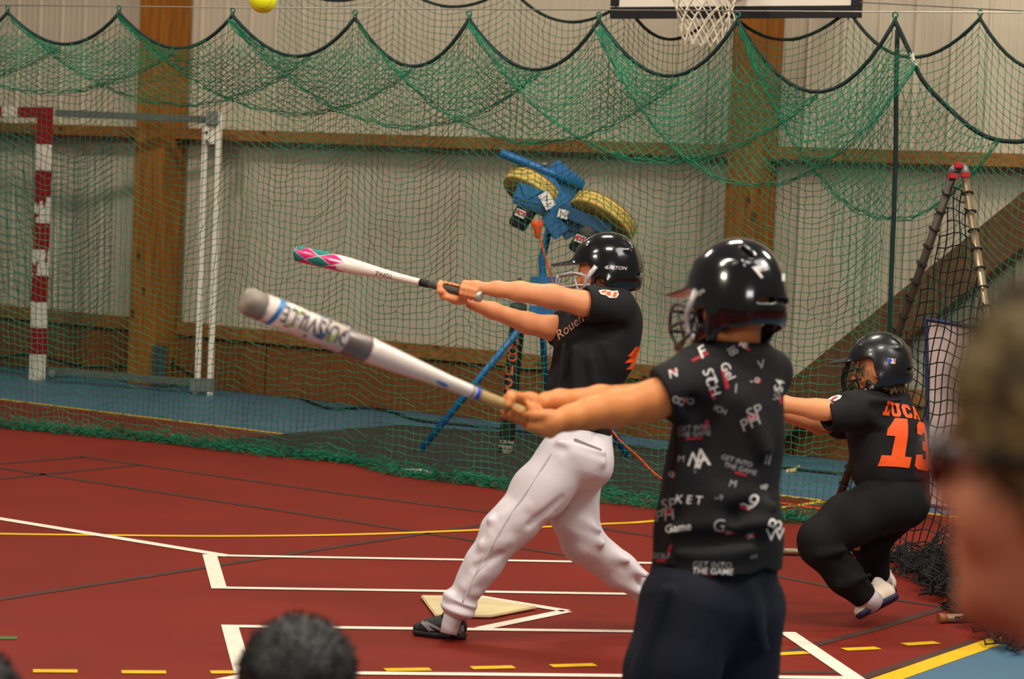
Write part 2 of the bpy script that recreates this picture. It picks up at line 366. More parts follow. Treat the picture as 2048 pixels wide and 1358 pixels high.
# batter's boxes, foul lines, the V round the plate
FY = .1671; AX = FL(1133, 1223); fu = A(-math.cos(FY), -math.sin(FY), 0); fv = A(math.sin(FY), -math.cos(FY), 0)
def FD(u, v): return AX+fu*u+fv*v
G2, BW, FR, BK, LW = .402, .8715, 1.365, -.8126, .062
for sgn, nm in ((-1, 'far'), (1, 'near')):
    y0, y1 = sgn*G2, sgn*(G2+BW); h = LW/2
    strip('white_line', [FD(FR, y0+sgn*h*.6), FD(BK, y0+sgn*h*.6)], LW*.8, m_white, .0032)
    strip('white_line', [FD(FR, y1-sgn*h*.6), FD(BK, y1-sgn*h*.6)], LW*.8, m_white, .0032)
    strip('white_line', [FD(FR-h, y0), FD(FR-h, y1)], LW, m_white, .0034)
    strip('white_line', [FD(BK+h, y0), FD(BK+h, y1)], LW*1.05, m_white, .0034)
    q = G2+BW; strip('foul_line', [FD(q-.02, sgn*(q-.03)), FD(9.5, sgn*9.5)], LW, m_white, .003)
    strip('foul_line', [FD(-.0, 0), FD(G2, sgn*G2)], LW*.9, m_white, .003)
# plate and mat
pa = FL(1074, 1220); pd = fu; s2 = .216
m_plate = mat('cream_rubber', (208, 190, 146), .55, .08, 12, .05, 80)
hp = [pa, pa+fu*s2+fv*s2, pa+fu*2*s2+fv*s2, pa+fu*2*s2-fv*s2, pa+fu*s2-fv*s2]
bm = bmesh.new(); f = bm.faces.new([bm.verts.new(tuple(p+A(0, 0, .004))) for p in hp]); bm.normal_update()
if f.normal.z < 0: f.normal_flip()
r = bmesh.ops.extrude_face_region(bm, geom=[f]); bmesh.ops.translate(bm, verts=[v for v in r['geom'] if isinstance(v, bmesh.types.BMVert)], vec=(0, 0, .012))
bmesh.ops.bevel(bm, geom=list(bm.edges), offset=.004, segments=2, affect='EDGES'); me = bpy.data.meshes.new('home_plate'); bm.to_mesh(me); bm.free(); me.materials.append(m_plate)
o = bpy.data.objects.new('home_plate', me); COL.objects.link(o); tag(o, 'cream five-sided home plate on the red floor at the batter\'s front foot', 'home plate')
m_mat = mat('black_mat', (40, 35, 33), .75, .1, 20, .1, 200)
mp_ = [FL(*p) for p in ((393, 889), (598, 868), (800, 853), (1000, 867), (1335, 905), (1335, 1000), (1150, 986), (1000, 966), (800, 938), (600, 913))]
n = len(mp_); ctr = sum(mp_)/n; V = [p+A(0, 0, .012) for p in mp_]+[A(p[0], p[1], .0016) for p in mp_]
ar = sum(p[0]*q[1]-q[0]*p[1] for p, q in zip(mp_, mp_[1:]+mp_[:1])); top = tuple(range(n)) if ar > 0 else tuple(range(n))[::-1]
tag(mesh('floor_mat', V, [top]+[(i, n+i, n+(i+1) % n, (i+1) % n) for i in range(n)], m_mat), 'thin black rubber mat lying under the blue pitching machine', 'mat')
# ------------------------------------------------------------------ netting
m_net = mat('green_cord', (10, 112, 78), .7, .45, 4.); m_rope = mat('dark_rope', (8, 34, 28), .85, .3, 60)
m_bnet = mat('black_cord', (16, 20, 20), .85); m_wire = mat('steel_wire', (130, 126, 116), .4, metal=.6)
def cords(P0, P1, r, n=3):
    d = P1-P0; L_ = np.linalg.norm(d, axis=1, keepdims=True); ok = (L_[:, 0] > 1e-5); P0, P1, d = P0[ok], P1[ok], d[ok]/L_[ok]
    up = np.where(np.abs(d[:, 2:3]) > .9, A(1, 0, 0)[None], A(0, 0, 1)[None]); u = np.cross(d, up); u /= np.linalg.norm(u, axis=1, keepdims=True); v = np.cross(d, u)
    rings = []
    for P in (P0, P1):
        for k in range(n):
            a_ = 2*math.pi*k/n; rings.append(P+r*(u*math.cos(a_)+v*math.sin(a_)))
    V = np.stack(rings, 1).reshape(-1, 3); base = np.arange(len(P0))[:, None]*2*n
    Q = np.concatenate([base+np.array([k, (k+1) % n, n+(k+1) % n, n+k]) for k in range(n)]); return V, Q
def knots(P, r):
    O = np.array([(1, 0, 0), (-1, 0, 0), (0, 1, 0), (0, -1, 0), (0, 0, 1), (0, 0, -1)])*r; V = (P[:, None]+O[None]).reshape(-1, 3)
    T = np.array([(0, 2, 4), (2, 1, 4), (1, 3, 4), (3, 0, 4), (2, 0, 5), (1, 2, 5), (3, 1, 5), (0, 3, 5)]); T = T[:, [0, 1, 2, 2]]
    return V, None, (np.arange(len(P))[:, None, None]*6+T[None, :, :3]).reshape(-1, 3)
def sheet(name, G, r, kr, material, parent, cols=True, rows=True, keep=None, diag=False):
    """G: (nu, nv, 3) grid of knots -> woven cords and knots, one mesh"""
    E0, E1 = [], []
    K = np.ones(G.shape[:2], bool) if keep is None else keep
    if diag:
        I, J_ = np.indices(G.shape[:2]); par = (I+J_) % 2 == 0; K = K & par
        k = K[:-1, :-1] & K[1:, 1:]; E0.append(G[:-1, :-1][k]); E1.append(G[1:, 1:][k]); k = K[1:, :-1] & K[:-1, 1:]; E0.append(G[1:, :-1][k]); E1.append(G[:-1, 1:][k]); rows = cols = False
    if rows: k = K[:-1] & K[1:]; E0.append(G[:-1][k]); E1.append(G[1:][k])
    if cols: k = K[:, :-1] & K[:, 1:]; E0.append(G[:, :-1][k]); E1.append(G[:, 1:][k])
    V, Q = cords(np.concatenate(E0), np.concatenate(E1), r)
    V2, _, T = knots(G[K], kr)
    o = mesh(name, V, Q, material, parent); o['kind'] = 'stuff'
    if kr:
        o2 = mesh('knots', V2, T, material, o); o2['kind'] = 'stuff'
    return o
def noise1(x, seed, amp=1.):
    r = np.random.default_rng(seed); o = 0
    for f in (.7, 1.7, 3.1, 6.3): o = o+np.sin(x*f*r.uniform(.8, 1.25)+r.uniform(0, 6.3))/(1+f*.6)
    return o*amp
nb = [FL(*p) for p in ((-300, 815), (0, 855), (171, 871), (308, 883), (513, 908), (700, 926), (780, 948), (1000, 977), (1190, 1000), (1318, 1016), (1560, 1042), (1660, 1046), (1790, 1060))]
nb = np.array([p for p in nb]); nbx = nb[:, 0]
def net_y(x): return np.interp(x, nbx, nb[:, 1])
line_d = unit(nb[-2]-nb[1]); line_n = A(line_d[1], -line_d[0], 0); line_p = nb[1]
HK = [PL(px, py, line_p, line_n) for px, py in ((-670, 18), (-435, 20), (-210, 22), (15, 25), (238, 26), (465, 31), (710, 36), (938, 38), (1198, 41), (1475, 41), (1790, 42))]
HKx = [h[0] for h in HK]
net = empty('barrier_net', tuple(nb[6])); tag(net, 'long green barrier net hanging from dark scalloped rope across the hall', 'net')
def scallop(a, b, sag, t, skew=0.): p = a+(b-a)*t; return p-A(0, 0, 1)*(sag*4*t*(1-t)*(1+skew*(t-.5)))
sags = [.19, .19, .19, .19, .20, .225, .265, .27, .29, .36]
rope = MB()
for i in range(len(HK)-1): rope.tube([scallop(HK[i], HK[i+1], sags[i], t, .25) for t in np.linspace(0, 1, 15)], .011, 6)
rope.build('edge_rope', m_rope, net, True)
ee = [PD(1795, 60, HK[-1][1]-.02)]+[PL(px, py, line_p, line_n)+line_n*.03 for px, py in ((1797, 160), (1796, 300), (1792, 430), (1787, 560), (1782, 720))]
rope2 = MB().tube(spline(ee), .012, 6).build('edge_rope', m_rope, net, True)
big = [HK[-1]]+[PL(px, py, line_p, line_n)+line_n*o_ for px, py, o_ in ((1815, 95, 0), (1845, 160, .0), (1890, 215, -.05), (1940, 262, -.1), (1990, 280, -.15), (2050, 270, -.2), (2140, 200, -.3))]
rope3 = MB().tube(spline(big), .012, 6).build('edge_rope', m_rope, net, True)
tg = PL(1828, 118, line_p, line_n)+line_n*.02
MB().tube([tg+A(-.008, 0, .03), tg+A(.0, 0, 0), tg+A(.016, 0, -.035)], .012, 6).build('white_tie', mat('white_tape', (215, 208, 190)), net)
# grid of the hanging sheet
x0, x1 = nbx[0], HKx[-1]
us = np.arange(x0, x1, .0365); nv = 60
def top_z(x):
    i = np.clip(np.searchsorted(HKx, x)-1, 0, len(HK)-2); a = np.array(HKx)[i]; b = np.array(HKx)[i+1]; t = np.clip((x-a)/(b-a), 0, 1)
    za = np.array([h[2] for h in HK]); return za[i]+(za[i+1]-za[i])*t-np.array(sags)[i]*4*t*(1-t)*(1+.25*(t-.5))
tz = top_z(us); V_ = np.linspace(0, 1, nv)
X = us[:, None]+np.zeros(nv)[None]; Zr = tz[:, None]*(1-V_)[None]**1.0
X = X+.012*np.sin(us*2.3)[:, None]*np.sin(V_*5)[None]+rng.normal(0, .003, X.shape)+(.10*np.sin(us*1.9+1)*1.)[:, None]*np.clip(V_-.45, 0, 1)[None]
Zr = Zr+(noise1(us*3.1, 3, .022)[:, None]*np.sin(V_*math.pi)[None])+rng.normal(0, .0055, X.shape)*(V_ < .98)[None]+.014*np.sin(us[:, None]*14+V_[None]*23+noise1(us*2, 9, 2)[:, None])
Zr[:, -1] = .012+.01*np.abs(np.sin(us*20)); Zr[:, 0] = tz; Zr = np.maximum(Zr, .008)
Yb = net_y(us); Yt = line_p[1]+(us-line_p[0])*line_d[1]/line_d[0]
Y = Yt[:, None]*(1-V_)[None]+Yb[:, None]*V_[None]+.05*np.sin(us*6.1)[:, None]*np.sin(V_*3)[None]+noise1(us*5, 5, .02)[:, None]*(V_*(1-.3*V_))[None]
sheet('mesh', np.stack([X, Y, Zr], 2), .0022, .0049, m_net, net)
# overfold: each swag hangs from one hook to the third next
for i in range(len(HK)-1):
    j = min(i+3, len(HK)-1); a, b = HK[i], HK[j]
    if j-i < 2: b = HK[-1]+(HK[-1]-HK[-2])*1.0; 
    elif j-i < 3: b = HK[-1]+(HK[-1]-HK[-2])*.35
    sg = (.44, .46, .48, .52, .55, .60, .66, .74, .84, .98)[i]; nu = 72; T_ = np.linspace(0, 1, nu); nr = 18
    G = np.zeros((nu, nr, 3)); lo = np.zeros((nu, 3))
    for q in range(nr):
        f = q/(nr-1); g = .36+.64*f**.8
        P = np.stack([a+(b-a)*t for t in T_]); bulge = 4*T_*(1-T_)
        P[:, 2] -= sg*g*bulge*(1+.12*(T_-.5)); P += line_n[None]*((.02+.035*(i % 3))+.10*f*bulge*math.sin(.6+i))[:, None]
        P[:, 2] += .012*np.sin(T_*31+q*.9+i)*bulge*(1-f*.8)
        G[:, q] = P+rng.normal(0, .0022, P.shape)*bulge[:, None]
    kp = G[:, :, 2] < top_z(G[:, :, 0])-.004; bz_ = np.interp(G[:, :, 0], [p[0] for p in big], [p[2] for p in big]); kp = np.where(G[:, :, 0] > HKx[-1], (G[:, :, 2] < bz_) & (G[:, :, 0] < big[-2][0]), kp); sheet('mesh', G, .0020, .0044, m_net, net, keep=kp, diag=True)
    for e in range(4):                                        # gathered hem of the fold
        hem = G[:, -1][kp[:, -1]]; nu_h = len(hem); hem = hem+rng.normal(0, .004, (nu_h, 3))+A(0, 0, -.006*e); V, Q = cords(hem[:-1], hem[1:], .0026); oo = mesh('fold_hem', V, Q, m_net, net); oo['kind'] = 'stuff'
# slack heaped along the floor
Ps, Pe = [], []
for k in range(7000):
    t = rng.uniform(0, 1); x = x0+(x1-x0)*t; y = net_y(x); wdt = .035+.06*abs(math.sin(x*3.)+.3)*(.4+t)
    c = A(x, y-rng.normal(0, wdt*.55)-.02, abs(rng.normal(.02, .03))+.004); d = A(rng.normal(0, 1), rng.normal(0, 1), rng.normal(0, .25)); d = unit(d)*rng.uniform(.02, .05)
    e = c+d; e[2] = max(e[2], .005); Ps.append(c); Pe.append(e)
V, Q = cords(np.array(Ps), np.array(Pe), .0023); o = mesh('floor_heap', V, Q, m_net, net); o['kind'] = 'stuff'
def ring(mb, c, n, R_, r):
    u = unit(np.cross(n, A(0, 0, 1))); v = np.cross(n, u); mb.tube([c+R_*(u*math.cos(t)+v*math.sin(t)) for t in np.linspace(0, 2*math.pi, 13)], r, 5, False)
for h in HK[2:]:
    mb = MB(); ring(mb, h+A(0, 0, .03), line_n, .014, .005); ring(mb, h+A(0, 0, .008), WE, .012, .005); mb.build('hook', mat('green_hook', (30, 92, 72), .5), net, True)
wz = .05
wr = MB().tube([HK[0]+A(0, 0, wz), HK[5]+A(0, 0, wz-.004), HK[-1]+A(0, 0, wz-.005), HK[-1]+line_d*2.0+A(0, 0, .04)], .0035, 5).build('support_wire', m_wire)
tag(wr, 'thin steel wire carrying the hooks of the long green net', 'wire')
# second net, nearer the wall
net2 = empty('rear_net'); tag(net2, 'second green net hanging behind the front one at upper right', 'net')
H2 = []
for px, py in ((560, -52), (790, -40), (1020, -26), (1250, 4), (1445, 8), (1697, 20), (1960, 37), (2235, 52)):
    H2.append(PD(px, py, 15.9-(px-1020)*.00255))
net2.location = tuple(A(H2[5][0], H2[5][1], 0))
s2_ = [.16, .15, .17, .22, .19, .24, .26]; rope = MB(); cols = []
for i in range(len(H2)-1):
    T_ = np.linspace(0, 1, 15); rope.tube([scallop(H2[i], H2[i+1], s2_[i], t, -.1) for t in T_], .010, 6)
    for t in np.linspace(0, 1, 20)[:-1]: cols.append(scallop(H2[i], H2[i+1], s2_[i], t, -.1))
rope.build('edge_rope', m_rope, net2, True)
C_ = np.array(cols); nv = 58; G = np.zeros((len(C_), nv, 3)); V_ = np.linspace(0, 1, nv)
tx = np.clip((C_[:, 0]-1.75)/.35, 0, 1); bot = 1.75*(1-tx)
for q in range(nv):
    G[:, q, 0] = C_[:, 0]+rng.normal(0, .003, len(C_)); G[:, q, 1] = C_[:, 1]+.05*np.sin(C_[:, 0]*7)*np.sin(q/9); G[:, q, 2] = C_[:, 2]*(1-V_[q])+bot*V_[q]+.012*np.sin(C_[:, 0]*15+q)
# keep cord spacing even: cut rows where the hem is high
step = (C_[:, 2]-bot)/(nv-1)
for c in range(len(C_)): G[c, :, 2] = np.maximum(C_[c, 2]-np.arange(nv)*.0475+.010*np.sin(C_[c, 0]*15+np.arange(nv)*.8), bot[c]+.01)
keep = G[:, :, 2] > (bot[:, None]+.02)
sheet('mesh', G, .0021, .0050, m_net, net2, keep=keep)
for h in H2[2:]:
    mb = MB(); ring(mb, h+A(0, 0, .03), WN, .014, .005); ring(mb, h+A(0, 0, .008), WE, .012, .005); mb.build('hook', MATS['green_hook'], net2, True)
wr = MB().tube([H2[0]+A(0, 0, .05), H2[3]+A(0, 0, .05), H2[5]+A(0, 0, .047), H2[-1]+A(0, 0, .05)], .0035, 5).build('support_wire', m_wire)
tag(wr, 'thin steel wire sloping down to the right across the backboard', 'wire')
# ------------------------------------------------------------------ handball goal folded by the wall
m_redp = mat('goal_red', (132, 14, 26), .45, .08, 20); m_whp = mat('goal_white', (214, 206, 190), .5, .06, 20); m_galv = mat('grey_steel', (112, 112, 108), .45, .1, 30, metal=.5)
m_worn = mat('worn_goal_white', (214, 206, 190), .5, rgb2=(132, 14, 26), scale=9., stretch=(2, 2, 1)); rp = [n for n in m_worn.node_tree.nodes if n.type == 'VALTORGB'][0]; rp.color_ramp.elements[0].position = .52; rp.color_ramp.elements[1].position = .54
goal = empty('handball_goal', tuple(FL(72, 760))); tag(goal, 'red and white handball goal with white rear frame standing by the wall', 'goal')
g0 = FL(74, 760); ga = .74; gx = A(math.cos(ga), -math.sin(ga), 0); GR = np.array([gx, A(-gx[1], gx[0], 0), A(0, 0, 1)]).T
for k in range(10):
    top = 2.0-.2*k
    mt = m_whp if k % 2 == 0 else m_redp
    if k in (3, 5, 7): pass
    mt = [m_whp, m_redp][(k+1) % 2] if k not in (3, 5) else m_worn
    z0, z1 = 2.0-.2*(k+1), 2.0-.2*k
    MB().box(g0+A(0, 0, (z0+z1)/2), (.046, .046, .0995), GR, .004).build('post_band', mt, goal)
MB().box(g0+A(0, 0, 2.04)-gx*.124, (.170, .046, .0395), GR, .004).build('post_band', m_redp, goal)
for k in range(6): MB().box(g0+A(0, 0, 2.04)-gx*(.395+.2*k), (.0995, .046, .0395), GR, .004).build('crossbar_band', m_whp if k % 2 == 0 else m_redp, goal)
dW = 18.36
def bar(name, pts, r, mt, par, n=8): return MB().tube(pts, r, n).build(name, mt, par, True)
b_ = MB(); ca, cb = PD(112, 226, 18.9), PD(428, 240, dW+.05); ax = unit(cb-ca); b_.box((ca+cb)/2, (np.linalg.norm(cb-ca)/2, .02, .026), frame(ax), .003); b_.build('side_bar', m_galv, goal)
b_ = MB(); ca, cb = PD(98, 741, 18.9), PD(402, 766, dW+.05); ax = unit(cb-ca); b_.box((ca+cb)/2, (np.linalg.norm(cb-ca)/2, .022, .026), frame(ax), .003); b_.build('side_bar', m_galv, goal)
def upright(pa_, pb_, w_):
    ax = unit(pb_-pa_); R = frame(ax, tuple(CF)); return MB().box((pa_+pb_)/2, (np.linalg.norm(pb_-pa_)/2, w_/2, w_/2), R, .004)
upright(PD(440, 226, dW), FL(420, 791), .043).build('rear_upright', m_whp, goal); upright(PD(411, 258, dW+.12), PD(395, 782, dW+.12), .043).build('rear_upright', m_whp, goal)
mb = MB(); c = PD(425, 268, dW+.02); mb.box(c, (.07, .02, .075), frame(CR), .004); mb.build('corner_plate', m_whp, goal)
mb = MB(); mb.box(PD(424, 236, dW-.03), (.045, .02, .05), frame(CR), .004); mb.build('hinge_bracket', m_galv, goal)
for px, py in ((413, 265), (435, 268), (414, 283), (434, 286)): MB().lathe(PD(px, py, dW-.005), -CF, [(0, .012), (.01, .012), (.012, .006)], 8).build('bolt', mat('dark_bolt', (40, 38, 36), .5), goal)
MB().box(PD(405, 770, dW), (.09, .025, .05), frame(CR), .005).build('foot_bracket', m_galv, goal)
for px, py in ((104, 748), (390, 783)):
    c = PD(px, py, 18.8 if px < 200 else dW); MB().lathe(c-gx*.0+A(0, -.015, 0), A(0, 1, 0), [(0, .02), (.004, .03), (.026, .03), (.03, .02)], 16).build('caster', m_galv, goal, True)
def hang(name, pxs, ytop, ybot, d, cell, r, mt, par, sway=.02, seed=1, slant=0.):
    xs = np.arange(pxs[0], pxs[-1], cell*FPX/d); nv = int((max(ybot)-min(ytop))/(cell*FPX/d))
    G = np.zeros((len(xs), nv, 3))
    for i, x in enumerate(xs):
        a_ = np.interp(x, pxs, ytop); b_ = np.interp(x, pxs, ybot)
        for q in range(nv):
            t = q/(nv-1); G[i, q] = PD(x+sway*300*math.sin(t*4+i*.8)*.5+slant*t*30, a_+(b_-a_)*t+4*math.sin(i*1.3+q*.5), d+.05*math.sin(i*.9+q*.2))
    return sheet(name, G, r, r*2.2, mt, par)
m_gnet = mat('goal_net_cord', (10, 84, 76), .8, .2, 3)
hang('goal_net', [104, 150, 190, 225, 232], [296, 318, 305, 268, 262], [705, 690, 640, 622, 615], 18.7, .055, .0033, m_gnet, goal)
hang('goal_net', [-60, 0, 74], [246, 246, 248], [735, 738, 745], 19.5, .06, .003, m_gnet, goal, .03, 2)
hang('goal_net', [-60, 40, 74], [262, 275, 292], [560, 620, 690], 19.0, .085, .003, m_gnet, goal, .05, 3, 1.)
# ------------------------------------------------------------------ basketball backboard and its net
bb = empty('basketball_backboard', tuple(PD(1474, 34, 14.6))); tag(bb, 'white basketball backboard with black edge at the top of the hall wall', 'backboard')
bp = PD(1474, 34, 14.6); BL, BR_ = PL(1223, 34, bp, WN), PL(1722, 38, bp, WN); be = unit(BR_-BL); bw = np.linalg.norm(BR_-BL); bc = (BL+BR_)/2+A(0, 0, .525)
m_bw = mat('board_white', (214, 206, 190), .5, .03, 4); m_bk = mat('board_black', (22, 20, 22), .5)
MB().box(bc, (bw/2-.04, .012, .49), WR, .002).build('board_panel', m_bw, bb)
for dx, dz, hx, hz in ((0, -.4925, bw/2, .035), (0, .4925, bw/2, .035), (-bw/2+.03, 0, .03, .46), (bw/2-.03, 0, .03, .46)):
    MB().box(bc+be*dx+A(0, 0, dz)+WN*.004, (hx, .016, hz), WR, .002).build('edge_band', m_bk, bb)
MB().box(bc-WN*.7+A(0, 0, .1), (.05, .68, .05), WR, .004).build('wall_arm', m_galv, bb)
hc = PL(1407, 35, bp+WN*.40, WN); hz_ = BL[2]+.15; hc = A(hc[0], hc[1], hz_)
mb = MB(); ring(mb, hc, A(0, 0, 1)+A(.001, 0, 0), .225, .010); mb.build('hoop_ring', mat('hoop_orange', (190, 70, 20), .4), bb, True)
MB().box(hc-WN*.31, (.06, .1, .02), WR, .004).build('hoop_bracket', MATS['hoop_orange'], bb)
zb = 2.50; rows = 7; nn = 12; P = []
for q in range(rows):
    t = q/(rows-1); R_ = .222*(1-t)**1.4*1.+.112*(1-(1-t)**1.4); P.append([hc+A(R_*math.cos(2*math.pi*(k+.5*(q % 2))/nn), R_*math.sin(2*math.pi*(k+.5*(q % 2))/nn), -(hz_-zb)*t+.01*math.sin(k*2.1+q)) for k in range(nn)])
E0, E1 = [], []
for q in range(rows-1):
    for k in range(nn):
        a_ = P[q][k]; s_ = 0 if q % 2 == 0 else 1
        E0 += [a_, a_]; E1 += [P[q+1][(k+s_-1+0) % nn if s_ == 0 else k], P[q+1][k if s_ == 0 else (k+1) % nn]]
V, Q = cords(np.array(E0), np.array(E1), .0042, 5); m_wn = mat('white_cord', (206, 194, 170), .8, .1, 30)
o = mesh('hoop_net', V, Q, m_wn, bb); o['kind'] = 'stuff'
lp = MB()
for dx in (0, .03): lp.tube(spline([hc+A(.10+dx, -.1, -.10), hc+A(.14+dx, -.12, -.2), hc+A(.13+dx, -.12, -.30+dx)]), .0042, 5)
lp.build('loose_loop', m_wn, bb, True)
# ------------------------------------------------------------------ pitching machine
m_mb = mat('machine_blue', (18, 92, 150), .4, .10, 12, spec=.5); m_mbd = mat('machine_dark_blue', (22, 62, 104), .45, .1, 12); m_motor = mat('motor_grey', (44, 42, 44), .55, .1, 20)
m_tyre = mat('yellow_rubber', (196, 168, 84), .6, .1, 10); m_tside = mat('brown_wheel_side', (132, 96, 40), .6, .1, 10); m_or = mat('orange_plastic', (232, 78, 16), .5, .05); m_lab = mat('label_white', (214, 210, 204), .5, .05); m_lred = mat('label_red', (170, 28, 36), .5, .05)
pm = empty('pitching_machine', tuple(FL(1085, 905))); tag(pm, 'blue two-wheeled ball pitching machine on a tripod behind the green net', 'pitching machine')
D = 15.1
def H(px, py, f=0.): return PD(px, py, D-f)
def obox(name, p0, p1, wpx, depth, mt, par, f=0., bev=.006):
    a_, b_ = H(*p0, f), H(*p1, f); ax = unit(b_-a_); R = np.array([ax, -CF-ax*np.dot(-CF, ax), np.cross(ax, -CF)]).T; R[:, 1] = unit(R[:, 1]); R[:, 2] = np.cross(R[:, 0], R[:, 1])
    return MB().box((a_+b_)/2, (np.linalg.norm(b_-a_)/2, depth/2, wpx*D/FPX/2), R, bev).build(name, mt, par)
apex = H(1082, 606)
for nm, foot in (('a', FL(836, 906)), ('b', FL(1258, 918)), ('c', FL(1096, 858))):
    lg = MB().tube([apex+(foot-apex)*.04, foot], .021, 12).build('leg', m_mb, pm, True); MB().tube([foot+A(0, 0, .03), foot+A(0, 0, .002)], .027, 12).build('rubber_tip', m_motor, lg, True)
obox('collar', (1060, 566), (1112, 566), 26, .10, m_mb, pm); obox('collar', (1058, 623), (1112, 626), 24, .11, m_mb, pm)
MB().tube([H(1086, 640), H(1086, 560), H(1084, 520), H(1098, 458)], .023, 12).build('column', m_mb, pm, True)
MB().tube([H(1038, 556, .05), H(1050, 578, .05)], .011, 8).build('crank_handle', m_motor, pm, True)
obox('housing', (1072, 335), (1150, 470), 44, .15, m_mb, pm, .0)
obox('top_plate', (1092, 345), (1150, 392), 70, .10, m_mb, pm, -.02, .012)
MB().tube([H(1000, 305, .06), H(1168, 373, .06)], .027, 16).build('ball_chute', m_mb, pm, True)
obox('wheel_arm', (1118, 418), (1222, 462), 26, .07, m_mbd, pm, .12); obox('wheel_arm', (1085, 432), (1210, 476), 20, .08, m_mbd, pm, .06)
obox('wheel_arm', (1092, 430), (1124, 470), 34, .08, m_mb, pm, .1)
wax = unit(-.50*CR-.74*CU-.31*CF)
def wheel(px, py, R_, f, th):
    c = H(px, py, f)-wax*th/2
    w_ = MB().lathe(c, wax, [(0, R_*.80), (.0, R_*.93), (.008, R_*.99), (th*.28, R_), (th*.31, R_*.965), (th*.40, R_*.965), (th*.43, R_), (th*.60, R_), (th*.63, R_*.965), (th*.72, R_*.965), (th*.75, R_), (th-.008, R_*.99), (th, R_*.93), (th, R_*.8)], 48).build('wheel', m_tyre, pm, True)
    MB().lathe(c, wax, [(-.006, .02), (-.006, R_*.965), (th+.006, R_*.965), (th+.006, .02)], 40).build('wheel_disc', m_tside, w_, True)
    MB().lathe(c, wax, [(-.02, .02), (-.02, .045), (th+.03, .045), (th+.03, .02)], 20).build('hub', m_motor, w_, True)
wheel(1206, 436, .218, 0.02, .085); wheel(1066, 383, .19, -.04, .085)
mp1 = obox('motor_mount', (1030, 385), (1094, 408), 42, .10, m_mb, pm, .16, .01)
for a_, b_ in (((1040, 362), (1052, 396)), ((1064, 366), (1060, 398)), ((1086, 380), (1052, 398)), ((1030, 392), (1090, 412))): obox('rib', a_, b_, 3.5, .02, m_mb, mp1, .22, .002)
def motor(p0, p1, r, f, lab, ang):
    a_, b_ = H(*p0, f), H(*p1, f-.02); ax = unit(b_-a_); L_ = np.linalg.norm(b_-a_)
    mo = MB().lathe(a_, ax, [(0, r*.8), (.01, r), (L_*.62, r), (L_*.64, r*.95), (L_*.9, r*.95), (L_, r*.78)], 28).build('motor', m_motor, pm, True)
    c = H(*lab, f+r+.01); R = np.array([CR*math.cos(ang)+CU*math.sin(ang), -CF, -CR*math.sin(ang)+CU*math.cos(ang)]).T
    MB().box(c, (.030, .003, .022), R).build('motor_label', m_lab, mo)
    MB().box(c-CF*.004+R[:, 2]*.003, (.028, .002, .013), R).build('label_band', m_lred, mo); MB().box(c-CF*.006-R[:, 2]*.001+R[:, 0]*.004, (.010, .002, .005), R).build('label_mark', m_lab, mo)
motor((1062, 405), (1032, 455), .062, .14, (1041, 427), -.45); motor((1185, 455), (1150, 505), .060, .12, (1160, 478), -.35)
R = np.array([CR*.75-CU*.66, -CF, CR*.66+CU*.75]).T
for (px, py), hx, hz, an in (((1094, 401), .050, .032, -1.05), ((1126, 428), .030, .026, -.25)):
    R = np.array([CR*math.cos(an)+CU*math.sin(an), -CF, -CR*math.sin(an)+CU*math.cos(an)]).T; c = H(px, py, .26 if px < 1110 else .20)
    lb = MB().box(c, (hx, .003, hz), R).build('sticker', m_lab, pm); mb = MB()
    for q in ((-.5, -.5, -.5, .5), (-.5, .5, .5, -.5), (.5, -.5, .5, .5)): mb.tube([c-CF*.004+R[:, 0]*hx*q[0]+R[:, 2]*hz*q[1], c-CF*.004+R[:, 0]*hx*q[2]+R[:, 2]*hz*q[3]], .0025, 4)
    mb.build('sticker_mark', m_motor, lb)
mb = MB(); mb.lathe(H(1089, 334, .06), CU, [(0, .02), (.01, .026), (.022, .026), (.026, .012)], 12); mb.tube([H(1089, 330, .06), H(1097, 330, .06)], .008, 8); mb.build('wing_bolt', m_galv, pm, True)
MB().tube([H(1068, 352, .1), H(1075, 345, .1)], .006, 6).build('strap', m_motor, pm)
# plug and orange extension lead
lead = empty('extension_lead', tuple(FL(1340, 968))); tag(lead, 'orange extension lead plugged into the pitching machine and trailing over the floor', 'cable')
MB().lathe(H(1075, 440, .2), -CU, [(0, .02), (.004, .034), (.035, .034), (.06, .022), (.10, .018), (.11, .008)], 16).build('plug', m_or, lead, True)
MB().tube(spline([H(1076, 458, .2), H(1084, 490, .2), H(1097, 535, .18), H(1110, 585, .15), H(1132, 650, .1), PD(1180, 760, 15.0), PD(1224, 860, 14.8), PD(1275, 912, 14.4), FL(1330, 964)+A(0, 0, .008)]+[FL(*p)+A(0, 0, .008) for p in ((1420, 988), (1500, 1000), (1560, 1009), (1620, 1018), (1668, 1024), (1720, 1030), (1790, 1030))]), .006, 6).build('cord', m_or, lead, True)
cab = MB().tube(spline([WP(wall_s(px, py), .12, 0)*A(1, 1, 0)+A(0, 0, max(.012, PL(px, py, WP(0, .12, 0), WN)[2])) for px, py in ((-60, 726), (0, 723), (82, 712), (205, 737), (342, 729), (386, 742), (424, 762))]+[FL(*p)+A(0, 0, .01) for p in ((478, 776), (536, 778), (581, 790), (632, 812), (670, 821), (732, 819), (780, 826), (838, 844), (926, 853), (1000, 861), (1180, 884), (1330, 905), (1560, 938), (1720, 955))]), .011, 6).build('floor_cable', mat('black_cable', (18, 22, 24), .5), None, True)
tag(cab, 'black cable running along the foot of the plywood wall', 'cable')
